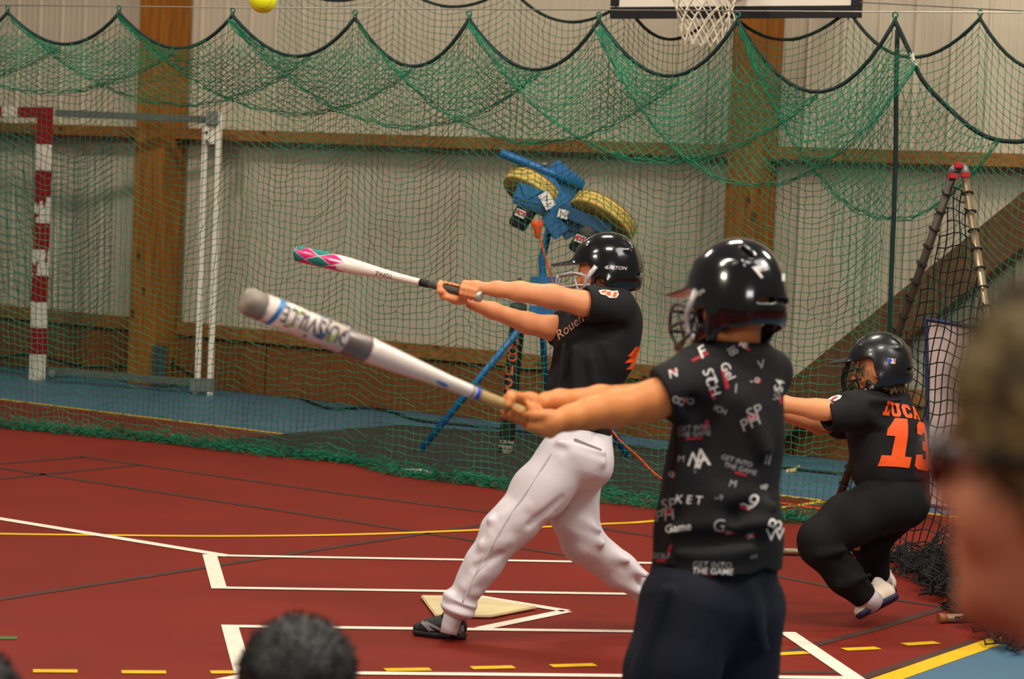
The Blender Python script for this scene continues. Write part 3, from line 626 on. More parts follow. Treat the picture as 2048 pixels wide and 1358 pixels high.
# ------------------------------------------------------------------ lettered black post
m_pad = mat('black_padding', (22, 21, 22), .6, .1, 20, .05, 100)
lp_ = empty('padded_post', tuple(FL(1011, 905))); tag(lp_, 'black padded post with orange letters and white script near the tripod', 'post')
pb, pt = FL(1011, 908), PD(1038, 604, 15.2); DP = 15.2
MB().lathe(pb, pt-pb, [(0, .044), (.02, .046), (.80, .046), (.84, .047)], 24).build('pad', m_pad, lp_, True)
o = [c for c in lp_.children][0]; bv = BVHTree.FromPolygons([v.co for v in o.data.vertices], [list(p.vertices) for p in o.data.polygons])
MB().lathe(pb+(pt-pb)*.88, pt-pb, [(0, .047), (.004, .052), (.06, .052), (.1, .05), (.11, .02)], 20).build('cap', m_motor, lp_, True)
m_ltw = mat('letter_white', (224, 206, 180), .6, .03); m_lto = mat('letter_orange', (226, 84, 40), .6, .03)
for ch, px, py, an in (('n', 1029, 678, 8), ('o', 1026, 698, 0), ('c', 1022, 716, 90), ('u', 1019, 738, 0), ('o', 1016, 762, 0), ('c', 1013, 786, 200)):
    lay_px('letter_outline', flat_from_text(ch, 40, .05), px, py, 15.2, an-4, bv, m_ltw, lp_, step=6, off=.002); lay_px('letter', flat_from_text(ch, 40, -.02), px, py, 15.2, an-4, bv, m_lto, lp_, step=6, off=.004)
for t, px, py in (('ROLINE', 1012, 884), ('\u2018MESSEL', 1011, 894), ('BEST', 1013, 903)):
    lay_px('script', flat_from_text(t, 9, 0, .3), px, py, 15.2, -6, bv, m_ltw, lp_, step=6, off=.002)
# ------------------------------------------------------------------ triangular pitching screen on the right
scn = empty('pitching_screen', tuple(FL(1700, 1110))); tag(scn, 'tall triangular steel practice screen with black net and white sheet', 'screen')
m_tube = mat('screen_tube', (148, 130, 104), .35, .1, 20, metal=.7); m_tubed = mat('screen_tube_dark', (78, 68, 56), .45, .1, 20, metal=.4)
ap = PD(1918, 340, 10.9); fl_ = FL(1640, 1110)+A(0, 0, .018); fr_ = FL(2070, 1240)+A(0, 0, .018); apl = PD(1908, 346, 10.92); apr = PD(1929, 346, 10.88)
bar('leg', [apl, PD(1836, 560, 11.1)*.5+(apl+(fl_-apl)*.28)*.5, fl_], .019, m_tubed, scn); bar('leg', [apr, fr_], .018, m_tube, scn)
bar('ridge_joint', spline([PD(1903, 352, 10.92), PD(1908, 341, 10.9), PD(1918, 335, 10.9), PD(1928, 340, 10.88), PD(1932, 354, 10.88)]), .023, m_galv, scn)
for px, py in ((1906, 352), (1931, 350), (1917, 331)): MB().box(PD(px, py, 10.86), (.02, .012, .012), None, .004).build('red_clip', mat('red_clip', (176, 24, 34), .5), scn)
bar('base_tube', [FL(1556, 1110)+A(0, 0, .017), FL(1900, 1116)+A(0, 0, .017)], .017, m_tube, scn)
nb_ = bar('base_tube', [FL(1884, 1246)+A(0, 0, .018), FL(2210, 1240)+A(0, 0, .018)], .018, m_tube, scn); MB().tube([FL(1876, 1246)+A(0, 0, .018), FL(1890, 1246)+A(0, 0, .018)], .021, 10).build('end_cap', mat('brown_cap', (132, 72, 36), .6), nb_, True)
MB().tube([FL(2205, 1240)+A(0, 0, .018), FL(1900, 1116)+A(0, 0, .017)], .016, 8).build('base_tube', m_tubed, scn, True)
MB().box(FL(1690, 1108)+A(0, 0, .045), (.03, .018, .022), None, .006).build('red_clip', MATS['red_clip'], scn)
e1 = unit(fr_-fl_); nrm = unit(np.cross(e1, ap-fl_)); e2 = np.cross(nrm, e1); cell = .052
W_ = np.linalg.norm(fr_-fl_); H_ = np.dot(ap-fl_, e2); ax_ = np.dot(ap-fl_, e1); nu, nv = int(W_/cell), int(H_/cell)+1
G = np.zeros((nu, nv, 3)); keep = np.zeros((nu, nv), bool)
for i in range(nu):
    for j in range(nv):
        u = i*cell+.014*math.sin(j*.9+i*.5); v = j*cell+.014*math.sin(i*1.1+j*.6)-.05*math.sin(math.pi*i/nu); v = max(v, .0); h = v/H_
        keep[i, j] = (u > ax_*h-.01) and (u < W_-(W_-ax_)*h+.01)
        G[i, j] = fl_+e1*u+e2*v-nrm*.05*math.sin(math.pi*i/nu)*math.sin(math.pi*min(1, j/nv))
sheet('black_net', G, .0034, .0062, m_bnet, scn, keep=keep)
for (a_, b_) in ((apl, fl_), (apr, fr_)):                     # lashing knots along the legs
    for t in np.arange(.05, .95, .045):
        mb = MB(); c = a_+(b_-a_)*t; ring(mb, c, unit(b_-a_)+A(0, .1, .1*math.sin(t*40)), .023, .004); mb.tube([c, c+A(-.03*random.random()-.01, -.03, random.uniform(-.02, .03))], .004, 4)
        mb.build('lashing', m_bnet, scn)
la, lb = FL(1760, 1120), FL(1990, 1310); sk = unit(lb-la); so = A(-sk[1], sk[0], 0)
if so[0] < 0: so = -so
nu, nv = int(np.linalg.norm(lb-la)/.034), 22; G = np.zeros((nu, nv, 3))
for i in range(nu):
    for j in range(nv):
        q = j/(nv-1); G[i, j] = la+sk*i*.034+so*(.03+.5*q+.03*math.sin(i*.7+j))+sk*(.05*math.sin(j*.8+i*.3))+A(0, 0, .012+.30*max(0, q-.25)+.05*abs(math.sin(i*.55+j*.9))+.03*abs(math.sin(i*1.3-j*.5)))
sheet('net_skirt', G, .0034, .006, m_bnet, scn)
G2_ = G+np.stack([.04*np.sin(G[:, :, 1]*31), .04*np.sin(G[:, :, 0]*29), np.zeros(G.shape[:2])], 2); G2_[:, :, 2] = .01+(G[:, :, 2]-.01)*.45
sheet('net_skirt', G2_, .0034, .006, m_bnet, scn)
m_sheet = mat('strike_sheet', (206, 188, 184), .7, .05, 6, .1, 20); m_sbl = mat('sheet_blue', (26, 32, 74), .6)
sc_ = [PD(1853, 638, 11.6), PD(1964, 657, 11.3), PD(1986, 1030, 11.3), PD(1856, 1010, 11.6)]
nu, nv = 10, 24; V = []; F_ = []
for f in (0, .004):
    for j in range(nv):
        for i in range(nu):
            u, v = i/(nu-1), j/(nv-1); p = (sc_[0]*(1-u)+sc_[1]*u)*(1-v)+(sc_[3]*(1-u)+sc_[2]*u)*v; V.append(p+CF*(f+.012*math.sin(u*5+v*3)*v))
for b0 in (0, nu*nv):
    for j in range(nv-1):
        for i in range(nu-1):
            q = (b0+j*nu+i, b0+j*nu+i+1, b0+(j+1)*nu+i+1, b0+(j+1)*nu+i); F_.append(q if b0 else q[::-1])
sh = mesh('white_sheet', V, F_, m_sheet, scn, True)
for a_, b_ in ((0, 1), (0, 3), (3, 2)): MB().tube([sc_[a_]-CF*.004, sc_[b_]-CF*.004], .010, 6).build('blue_hem', m_sbl, sh)
# ------------------------------------------------------------------ small loose things
ball = empty('softball', tuple(PD(526, -1, 8.9))); tag(ball, 'bright yellow softball in flight at the top of the picture', 'ball')
bc_ = PD(526, -1, 8.9); f_ = Field(bc_-.06, bc_+.06, .003); f_.ell(bc_, (.0487,)*3, k=0); f_.build('cover', mat('ball_yellow', (226, 232, 20), .6, .04, 30, .05, 200), ball)
sm = MB(); sp = []
for t in np.linspace(0, 2*math.pi, 60):
    p = A(math.cos(t)+.35*math.cos(3*t), math.sin(t)-.35*math.sin(3*t), 1.05*math.sin(2*t)); sp.append(bc_+frame(A(.6, -.6, .4))@(unit(p)*.0484))
sm.tube(sp, .0016, 5, False); sm.build('seam', mat('ball_seam', (196, 160, 30), .6), ball, True)
pp = FL(836, 948); MB().box(pp+A(0, 0, .016), (.055, .10, .0015), frame(A(1, .35, 0))).build('paper', m_lab); tag(bpy.data.objects['paper'], 'small white sheet of paper lying by the net on the floor', 'paper')
pp = FL(1582, 945); mb = MB(); mb.box(pp+A(0, 0, .012), (.03, .02, .010), frame(A(1, -.3, .2)), .004); mb.tube([pp+A(.02, 0, .02), pp+A(.05, -.01, .045)], .006, 5); mb.build('scrap', mat('cream_scrap', (196, 176, 120), .7)); tag(bpy.data.objects['scrap'], 'crumpled cream scrap lying on the blue floor', 'scrap')
# ------------------------------------------------------------------ people: shared builders
m_skin = mat('skin', (216, 140, 94), .5, .08, 6, .06, 120, spec=.35); m_skin2 = mat('skin_tanned', (206, 128, 70), .5, .08, 6, .06, 120, spec=.35)
m_skin3 = mat('skin_ruddy', (196, 124, 92), .5, .12, 10, .08, 90, spec=.35)
m_blackj = mat('black_jersey', (27, 26, 27), .8, .15, 9, .15, 260, spec=.2); m_blackp = mat('black_trousers', (17, 16, 17), .85, .15, 9, .15, 200, spec=.2)
m_whitep = mat('white_trousers', (206, 198, 202), .6, .03, 5, .12, 45, spec=.3); m_navy = mat('navy_shorts', (20, 23, 34), .85, .15, 9, .12, 160, spec=.2)
m_shell = mat('helmet_black', (12, 12, 14), .16, .1, 6, spec=.5, coat=.6); m_shellm = mat('helmet_dull_black', (16, 16, 18), .3, .1, 6, spec=.5, coat=.2); m_in = mat('helmet_padding', (26, 22, 24), .9)
m_silver = mat('guard_silver', (176, 172, 172), .35, .05, 10, metal=.3); m_guardk = mat('guard_black', (20, 20, 22), .3)
m_eye = mat('eye_dark', (36, 24, 20), .25); m_lip = mat('lip', (176, 92, 84), .5)
def head(f, o, R, s=1., neck=None, nr=.046):
    T = lambda *p: o+R@(A(*p)*s)
    E = lambda c, r, k=.02, mode='add': f.ell(T(*c), A(*r)*s, R, k*s, mode)
    E((-.012, 0, .03), (.094, .074, .084), 0); E((.03, 0, -.03), (.060, .058, .08), .04); E((.038, 0, -.082), (.043, .044, .03), .03)
    E((.074, 0, .018), (.02, .046, .012), .02)
    for y in (-.03, .03): E((.094, y, 0), (.014, .016, .010), .012, 'sub')
    f.cone(T(.086, 0, .004), T(.104, 0, -.030), .008*s, .0125*s, .012*s); E((.092, .012, -.034), (.010, .007, .007), .006); E((.092, -.012, -.034), (.010, .007, .007), .006)
    E((.086, 0, -.060), (.012, .022, .0055), .008); E((.084, 0, -.071), (.012, .019, .006), .008); E((.074, 0, -.098), (.018, .022, .016), .02)
    for y in (-.048, .048): E((.055, y, -.035), (.022, .018, .022), .02)
    for y in (-1, 1): E((-.005, y*.076, -.012), (.019, .008, .031), .008); E((0, y*.083, -.010), (.010, .004, .018), .004, 'sub')
    if neck is not None: f.cone(T(-.02, 0, -.05), neck, nr*s, nr*s*1.08, .03*s)
def eyes(o, R, s, parent):
    for y in (-.03, .03):
        c = o+R@(A(.082, y, 0)*s); mesh_ball('eye', c-R@(A(.003, 0, 0)*s), .0112*s, mat('eye_white', (210, 200, 190), .3), parent); mesh_ball('iris', c+R@(A(.0055, 0, 0)*s), .0060*s, m_eye, parent)
def mesh_ball(name, c, r, mt, parent):
    bm = bmesh.new(); bmesh.ops.create_uvsphere(bm, u_segments=14, v_segments=8, radius=r); V = [np.array(v.co)+c for v in bm.verts]; bm.verts.index_update(); F_ = [tuple(v.index for v in q.verts) for q in bm.faces]; bm.free()
    return mesh(name, V, F_, mt, parent, True)
def fist(f, C, b, p, q, W, s=1., rh=.0125, thumb=1, wr=.021, tail=None):
    """closed hand: C grip centre, b along the bat to its barrel, p towards the knuckles, q the way the fingers wrap, W the wrist"""
    b = unit(b); p = unit(p-b*np.dot(p, b)); q = unit(q-b*np.dot(q, b)-p*np.dot(q, p))
    at = lambda x, a, r: C+b*x+(p*math.cos(math.radians(a))+q*math.sin(math.radians(a)))*r
    rf = .0082*s; rg = rh+rf*.9
    for i, (x, k) in enumerate(((.027, .96), (.0092, 1.05), (-.0088, 1.), (-.026, .84))):
        x *= s; r = rf*(1.0 if i < 3 else .88)
        K = at(x, 8, rg+.010*s); pts = [(K, r*1.12), (at(x*1.02, 62, rg+.006*s*k), r*1.05), (at(x, 110, rg+.003*s), r), (at(x, 158, rg), r*.94), (at(x*.98, 205+8*k, rg), r*.85)]
        f.chain(pts, .004*s); f.cone(W+(K-W)*.22+b*x*.35, K, wr*.62*s, r*1.25, .014*s)
    f.ell((W+C+p*.02)*.5, (.024*s,)*3, None, .02*s)
    tb = W+(C-W)*.35+b*.012*s*thumb-q*.012*s
    f.chain([(tb, .014*s), (at(.034*s*thumb, -42, rg+.006*s), .0112*s), (at(.040*s*thumb, -85, rg+.002*s), .0098*s), (at(.044*s*thumb, -135, rg), .0085*s)], .008*s)
def shoe(name, o, fw, up, L_, mu, ms, ml, parent, tilt=None):
    fw = unit(fw); up = unit(up-fw*np.dot(up, fw)); lf = np.cross(up, fw); R = np.array([fw, lf, up]).T; T = lambda x, y, z: o+R@(A(x, y, z)*L_/.24)
    k = L_/.24; f = Field(o-.3, o+.3, .0045)
    f.chain([(T(.036, 0, .05), .035*k), (T(.11, 0, .05), .036*k), (T(.16, 0, .038), .032*k), (T(.208, .002, .028), .026*k)], .025); f.cone(T(.036, 0, .05), T(.062, 0, .105), .035*k, .041*k, .02)
    f.cut(T(0, 0, .016), -up); f.box(T(.055, 0, .155), (.06*k, .031*k, .042*k), R, .01, .006, 'sub')
    uo = f.build(name, mu, parent)
    g = Field(o-.3, o+.3, .0045); g.chain([(T(.03, 0, .02), .036*k), (T(.12, 0, .02), .039*k), (T(.205, .002, .02), .032*k)], .02); g.cut(T(0, 0, .024), up); g.cut(T(0, 0, .001), -up); g.build('sole', ms, uo)
    mb = MB()
    for i in range(5):
        x = .09+.02*i; z = .094-.011*i; mb.tube([T(x, -.024, z-.012), T(x+.006, 0, z+.004-.001*i), T(x+.012, .024, z-.012)], .003*k, 5)
    mb.tube(spline([T(.088, 0, .100), T(.085, .02, .108), T(.10, .034, .092)]), .003*k, 5); mb.tube(spline([T(.088, 0, .100), T(.085, -.02, .108), T(.11, -.036, .086)]), .003*k, 5)
    lo_ = mb.build('laces', ml, uo, True); lo_['kind'] = 'stuff'; return uo, R
def bx3(*P, pad=.12): P = np.array(P); return P.min(0)-pad, P.max(0)+pad
_HC = {}
def helmet_shape(kind):
    if kind in _HC: return _HC[kind]
    f = Field((-.19, -.17, -.2), (.26, .17, .2), .0042)
    f.ell((-.004, 0, .018), (.125, .102, .118), k=0); f.ell((-.012, 0, -.035), (.112, .1, .10), k=.03)
    f.cone((-.0, .082, -.05), (.035, .076, -.095), .022, .020, .03); f.cone((-.0, -.082, -.05), (.035, -.076, -.095), .022, .020, .03)
    if kind == 'jaw':
        for y in (-1, 1): f.cone((.0, y*.082, -.085), (.068, y*.066, -.108), .021, .016, .02)
    f._put(lambda X, Y, Z: np.maximum(np.sqrt(((X-.100)/.096)**2+(Y/.094)**2)-1, np.abs(Z-.038+5.0*Y*Y+.14*np.maximum(X-.1, 0))*10-.13)*.06, (.0, -.1, -.03), (.20, .1, .08), .012, 'add')
    for y in (-1, 1): f.ell((-.02, y*.064, .075), (.075, .010, .012), frame((1, 0, .15)), .012)     # raised ribs
    # openings
    f.ell((-.004, 0, .006), (.108, .085, .102), k=0, mode='sub'); f.ell((-.012, 0, -.05), (.096, .083, .12), k=.01, mode='sub')
    f.box((.16, 0, -.025), (.115, .2, .052), None, .02, .004, 'sub'); f.box((.19, 0, -.12), (.115, .2, .06), None, .02, .004, 'sub')
    f.box((.16, 0, -.10), (.115, .055, .07), None, .02, .004, 'sub')
    if kind == 'ear': f.box((.152, 0, -.024), (.15, .2, .040), frame((1, 0, -.15)), .02, .004, 'sub')
    f.box((-.10, 0, -.15), (.085, .2, .07), frame((1, 0, -.12)), .02, .01, 'sub'); f.cut((0, 0, -.132), (0, 0, -1))
    for y in (-1, 1): f.ell((.012, y*.1, -.045), (.020, .04, .018), frame((1, 0, .3)), .004, 'sub')          # ear holes
    for y in (-.034, .034):
        f.box((.055, y, .118), (.022, .006, .02), frame((1, 0, -.4)), .003, .002, 'sub'); f.box((-.085, y*1.2, .092), (.022, .006, .02), frame((1, 0, .8)), .003, .002, 'sub')
    f.box((-.118, 0, -.022), (.02, .05, .006), None, .003, .003, 'sub')
    _HC[kind] = f.surf(); return _HC[kind]
def helmet(o, R, s, kind, mt, mg, parent, guard='wide'):
    V, Q = helmet_shape(kind); W = o+(V*s)@R.T
    hm = mesh('helmet', W, Q, mt, parent, True); T = lambda *p: o+R@(A(*p)*s)
    g = MB(); r = .0042*s; pl = MB()
    if guard == 'wide':
        for z0, x0 in ((-.004, .160), (-.048, .172), (-.094, .156)):
            g.tube(spline([T(.05, .094, z0*.6-.02), T(.105, .082, z0), T(x0, .045, z0-.004), T(x0+.012, 0, z0-.005), T(x0, -.045, z0-.004), T(.105, -.082, z0), T(.05, -.094, z0*.6-.02)], 6), r, 6)
        for y in (-.034, .034): g.tube(spline([T(.168, y*1.2, -.008), T(.180, y, -.052), T(.160, y*.9, -.098)], 5), r, 6)
        for y in (-1, 1):
            pl = MB(); pl.tube([T(.022, y*.1005, .014), T(.062, y*.094, -.030), T(.070, y*.088, -.070), T(.055, y*.084, -.098)], [.010*s, .008*s, .0075*s, .006*s], 6).build('guard_plate', m_silver, hm, True); g.tube([T(.105, y*.082, -.022), T(.085, y*.086, -.09), T(.15, y*.04, -.104)], r, 6)
    else:
        for z0, x0 in ((-.004, .128), (-.045, .140), (-.088, .140)):
            g.tube(spline([T(.06, .086, z0+.004), T(.105, .07, z0), T(x0, .035, z0), T(x0+.008, 0, z0), T(x0, -.035, z0), T(.105, -.07, z0), T(.06, -.086, z0+.004)], 6), r, 6)
        for y in (-.05, 0, .05): g.tube(spline([T(.12, y*.9, .032), T(.134, y, -.004), T(.146, y*.8, -.045), T(.142, y*.7, -.092)], 5), r, 6)
        for y in (-1, 1): g.tube([T(.09, y*.08, .03), T(.07, y*.088, -.09)], r, 6)
    go = g.build('face_guard', mg, hm, True); go['kind'] = 'stuff' if False else 'thing'; del go['kind']
    for y in (-1, 1):
        MB().lathe(T(.048, y*.093, -.088), R@A(0, y, 0), [(-.004, .008*s), (.004, .008*s), (.006, .005*s)], 12).build('rivet', m_silver, hm, True)
    return hm, BVHTree.FromPolygons([tuple(v) for v in W], Q.tolist())
def bat(name, k, t, prof, mt):
    """prof: (fraction from knob, radius)"""
    L_ = np.linalg.norm(t-k); b = empty(name, tuple(k))
    return b, unit(t-k), L_
def wrinkle(f, dirs, amp=.003):
    def g(X, Y, Z):
        o = 0
        for (d, fr, ph) in dirs:
            u = X*d[0]+Y*d[1]+Z*d[2]; o = o+np.sin(u*fr+ph+2.2*np.sin((X*d[1]-Y*d[2]+Z*d[0])*fr*.31+ph))
        return o*amp/len(dirs)
    return f.disp(g)
m_l2 = mat('print_white', (216, 210, 204), .7, .03); m_l3 = mat('print_red', (160, 24, 44), .7, .05); m_l4 = mat('print_orange', (240, 84, 14), .6, .03); m_grey = mat('print_grey', (130, 128, 128), .7, .05)
# ------------------------------------------------------------------ boy at bat: black jersey, white trousers
B1 = empty('person', tuple(FL(1060, 1240))); tag(B1, 'boy swinging a bat in a black jersey, white trousers and shiny black helmet', 'person')
hA = PD(1209, 545, 9.06); fA = unit(-CR*.97+CF*.16-CU*.06); RA = frame(fA, (CU[0], CU[1], CU[2]))
lo, hi = bx3(PD(870, 470, 8.75), PD(1340, 480, 9.4), FL(870, 1280), PD(1340, 1215, 9.5)); lo[2] = -.05
f = Field(lo, hi, .0042)
head(f, hA, RA, .97, PD(1226, 622, 9.06), .05)
f.chain([(PD(1224, 640, 9.06), .085), (PD(1190, 720, 9.06), .105), (PD(1164, 850, 9.06), .085)], .03)
J = lambda px, py, d: PD(px, py, d)
f.chain([(J(1212, 614, 8.94), .046), (J(1165, 607, 8.9), .043), (J(1104, 593, 8.87), .0415), (J(1040, 583, 8.86), .034), (J(995, 578, 8.86), .026), (J(974, 577, 8.86), .0225)], .02)
f.chain([(J(1160, 650, 9.16), .046), (J(1102, 656, 9.12), .044), (J(1054, 646, 9.09), .038), (J(985, 621, 9.02), .028), (J(944, 607, 8.97), .0235)], .02)
kA, tA = PD(959, 592.5, 8.85), PD(593, 506, 9.12); bA = unit(tA-kA); CfA = CF
LhA = PD(941, 586, 8.867); RhA = PD(903, 579, 8.895)
fist(f, LhA, bA, CU*1.+CR*.1, -CF, J(972, 577, 8.87)*.75+(LhA+CU*.02)*.25, .98, thumb=1)
fist(f, RhA, bA, -CU-CF*.35, CF, J(938, 604, 8.96)*.7+(RhA-CU*.02)*.3, .98, thumb=1)
f.chain([(PD(1142, 905, 9.02), .07), (PD(1004, 1065, 8.98), .05), (PD(915, 1215, 8.99), .030), (PD(903, 1248, 8.99), .024)], .03)
f.chain([(PD(1160, 925, 9.10), .07), (PD(1160, 1000, 9.15), .055), (PD(1160, 1082, 9.16), .05), (PD(1300, 1185, 9.32), .030), (PD(1322, 1212, 9.36), .024)], .03)
f.build('body', m_skin, B1); eyes(hA, RA, .97, B1)
fj = Field(*bx3(PD(1085, 590, 8.8), PD(1290, 590, 9.3), PD(1070, 880, 9.1), PD(1240, 880, 9.1)), .0048)
TS = (unit(CF), 1.0)
fj.chain([(PD(1220, 640, 9.06), .112), (PD(1190, 700, 9.06), .140), (PD(1162, 785, 9.06), .126), (PD(1160, 875, 9.06), .112)], .04, sq=(unit(CF*.9+CR*.3), .92))
fj.ell(PD(1235, 655, 9.08), (.085, .13, .10), None, .05)
fj.chain([(J(1228, 618, 8.98), .082), (J(1195, 612, 8.93), .066), (J(1166, 607, 8.9), .060)], .03); fj.chain([(J(1175, 655, 9.12), .08), (J(1135, 655, 9.14), .062), (J(1100, 656, 9.12), .058)], .03)
for a_, b_, r in (((1128, 690), (1108, 840), .012), ((1150, 700), (1150, 850), .010), ((1185, 720), (1200, 850), .012)): fj.cone(PD(*a_, 8.93), PD(*b_, 8.945), r, r, .03)
for a_, b_, r in (((1165, 668), (1215, 640), .010), ((1170, 690), (1240, 655), .010), ((1198, 700), (1228, 820), .012)): fj.cone(PD(*a_, 8.918), PD(*b_, 8.93), r, r, .03, 'sub')
wrinkle(fj, [((.8, .2, .5), 42, 0), ((.3, .4, -.8), 27, 1.)], .0035)
d1 = unit(J(1166, 607, 8.9)-J(1228, 612, 8.94)); fj.cut(J(1171, 608, 8.9), d1, J(1100, 640, 8.78), J(1178, 570, 9.02)); 
fj.cone(J(1150, 603, 8.89), J(1180, 610, 8.91), .049, .052, .004, 'sub')
d2 = unit(J(1100, 656, 9.12)-J(1150, 655, 9.15)); fj.cut(J(1107, 657, 9.12), d2+A(0, 0, .25), J(1040, 720, 9.0), J(1114, 600, 9.3))
fj.ell(PD(1222, 590, 9.06), (.06, .062, .05), None, .01, 'sub')
jer = fj.build('jersey', m_blackj, B1); bj = fj.bvh()
lay_px('chest_script', flat_from_text('Rouen', 25, .006, .35), 1139, 655, 9.0, 38, bj, mat('print_cream', (236, 184, 146), .7, .04), jer, step=6, off=.002)
lay_px('sleeve_patch', flat_from_polys([((-19, 6), (-14, -1), (-4, -3), (2, -8), (16, -8), (21, -2), (19, 6), (8, 5), (2, 7), (-10, 8))]), 1216, 588, 8.95, 0, bj, m_l2, jer, step=5, off=.002)
for P_ in ([(-15, 4), (-11, 1), (-2, 4), (-6, 7)], [(-6, 0), (4, -5), (6, 3), (0, 5)], [(8, -6), (15, -6), (18, 3), (11, 3)]): lay_px('sleeve_patch_mark', flat_from_polys([P_]), 1216, 588, 8.95, 0, bj, m_l4, jer, step=5, off=.003)
# number 2 on the back, seen edge-on
N2 = [[(-40, 62), (40, 62), (40, 36), (-40, 36)], [(12, 40), (40, 40), (40, -4), (12, -4)], [(40, -4), (12, -4), (-44, -36), (-12, -36)], [(-44, -62), (44, -62), (44, -36), (-44, -36)], [(-44, 62), (-16, 62), (-16, 22), (-44, 22)]]
bd = unit(CR*.83+CF*.56+CU*.05); nx = unit(np.cross(CU, bd)); ny = unit(np.cross(bd, nx))
hN = bj.ray_cast(Vector(CO), Vector(unit(ray(1222, 765))))[0]
lay('back_number', flat_from_polys(N2), np.array(hN)+nx*.050+bd*.1, nx*.0020, ny*.0020, bj, m_l4, jer, step=6, off=.002, view=-bd)
fp = Field(*bx3(PD(870, 850, 8.8), PD(1330, 850, 9.4), PD(860, 1250, 9.0), PD(1330, 1215, 9.45)), .0048)
fp.chain([(PD(1166, 868, 9.06), .103), (PD(1160, 925, 9.06), .112)], .03); fp.ell(PD(1180, 925, 9.0), (.085, .10, .085), None, .04)
fp.chain([(PD(1135, 915, 9.0), .108), (PD(1078, 985, 8.985), .100), (PD(1030, 1040, 8.98), .082), (PD(1003, 1068, 8.98), .077), (PD(962, 1135, 8.98), .064), (PD(920, 1205, 8.99), .050), (PD(911, 1224, 8.99), .045)], .03)
fp.chain([(PD(1152, 930, 9.13), .105), (PD(1150, 1035, 9.16), .082), (PD(1166, 1082, 9.17), .078), (PD(1240, 1142, 9.25), .062), (PD(1298, 1182, 9.32), .052), (PD(1312, 1196, 9.34), .05)], .03)
fp.ell(PD(914, 1219, 8.975), (.062, .06, .022), frame(A(.9, 0, -.25)), .02); fp.ell(PD(922, 1200, 8.975), (.064, .06, .014), frame(A(.9, 0, -.35)), .02)
for a_, b_, r, d in (((1052, 1012), (1008, 1035), .012, 8.9), ((1040, 1040), (985, 1068), .013, 8.905), ((1015, 1078), (965, 1090), .012, 8.91), ((1120, 885), (1205, 905), .008, 8.9), ((1150, 905), (1205, 925), .009, 8.9), ((960, 1150), (930, 1175), .010, 8.925), ((945, 1185), (905, 1195), .010, 8.94), ((1000, 1050), (980, 1040), .012, 8.91), ((1150, 1060), (1205, 1085), .012, 9.09), ((1160, 1040), (1200, 1060), .012, 9.085), ((1200, 1100), (1255, 1120), .011, 9.16), ((1225, 1110), (1290, 1150), .012, 9.2), ((1240, 1160), (1290, 1190), .01, 9.22)):
    fp.cone(PD(*a_, d+.0065), PD(*b_, d+.0065), r, r*.8, .034)
for a_, b_, r, d in (((1098, 890), (1125, 900), .006, 8.89), ((1190, 970), (1120, 1030), .012, 8.92), ((1125, 1000), (1060, 1050), .010, 8.9), ((1100, 1045), (1185, 985), .012, 9.02), ((1000, 1110), (950, 1135), .008, 8.91)): fp.cone(PD(*a_, d), PD(*b_, d), r, r, .025, 'sub')
wrinkle(fp, [((.5, .3, .9), 46, .4), ((-.6, .2, .6), 29, 2.)], .004)
fp.cut(PD(1160, 857, 9.06), CU, None); fp.cut(PD(907, 1232, 8.99), unit(PD(900, 1250, 8.99)-PD(915, 1210, 8.99)), PD(850, 1290, 8.8), PD(960, 1200, 9.2))
fp.cone(PD(913, 1220, 8.99), PD(906, 1245, 8.99), .037, .039, .004, 'sub')
tr = fp.build('trousers', m_whitep, B1); bt = fp.bvh()
lay_px('pocket_seam', flat_from_polys([[(-32, 8), (-28, 10), (26, -6), (26, -9), (-30, 4)]]), 1178, 890, 8.95, -6, bt, mat('seam_shadow', (120, 104, 104), .8), tr, step=6, off=.001)
se = [(1106, 900), (1065, 965), (1020, 1030), (990, 1080), (950, 1150), (925, 1205)]
mb = MB(); pts = []
for px, py in se:
    h = bt.ray_cast(Vector(CO), Vector(unit(ray(px, py)))); 
    if h[0] is not None: pts.append(np.array(h[0])-unit(ray(px, py))*.001)
mb.tube(spline(pts, 6), .0022, 5); mb.build('side_seam', m_whitep, tr, True)
MB().lathe(PD(1164, 862, 9.06)-CU*.006, CU, [(0, .100), (.022, .100)], 30).build('belt', m_blackp, B1, True)
m_sh = mat('shoe_black', (24, 23, 25), .55, .1, 30); m_so = mat('sole_black', (34, 32, 32), .6); m_la = mat('laces_black', (18, 18, 18), .8)
so_ = FL(931, 1279); so_ = A(so_[0], so_[1], 0); s1, Rs = shoe('shoe', so_+A(0, 0, .001), unit(FL(832, 1270)-so_), A(0, 0, 1), .205, m_sh, m_so, m_la, B1)
bs_ = BVHTree.FromPolygons([v.co for v in s1.data.vertices], [list(p.vertices) for p in s1.data.polygons])
lay_px('grey_swoosh', flat_from_polys([[(-30, 6), (-24, 9), (26, -2), (30, -9), (-14, 2), (10, -12), (-2, -14), (-27, 2)]]), 868, 1254, 8.98, -12, bs_, m_grey, s1, step=6, off=.001); lay_px('heel_panel', flat_from_polys([[(-14, -6), (16, -5), (15, 12), (4, 10)]]), 912, 1262, 8.98, 0, bs_, m_grey, s1, step=6, off=.001)
shoe('shoe', A(*(PD(1318, 1218, 9.40)[:2]), .03), unit(-CR*.5+CF*.25-CU*.0+CR*.9), unit(CU-CR*.2), .205, m_sh, m_so, m_la, B1)
MB().tube([PD(909, 1224, 8.99), PD(901, 1250, 8.99), PD(897, 1268, 8.985)], [.036, .0335, .031], 16).build('sock', m_whitep, B1, True)
hmA, bhA = helmet(PD(1213, 541, 9.06), RA, 1.03, 'jaw', m_shell, m_silver, B1)
lay_px('helmet_lettering', flat_from_text('EASTON', 9.5, .002, .25, 1.15), 1232, 536, 8.95, -3, bhA, m_l2, hmA, step=4, off=.0015)
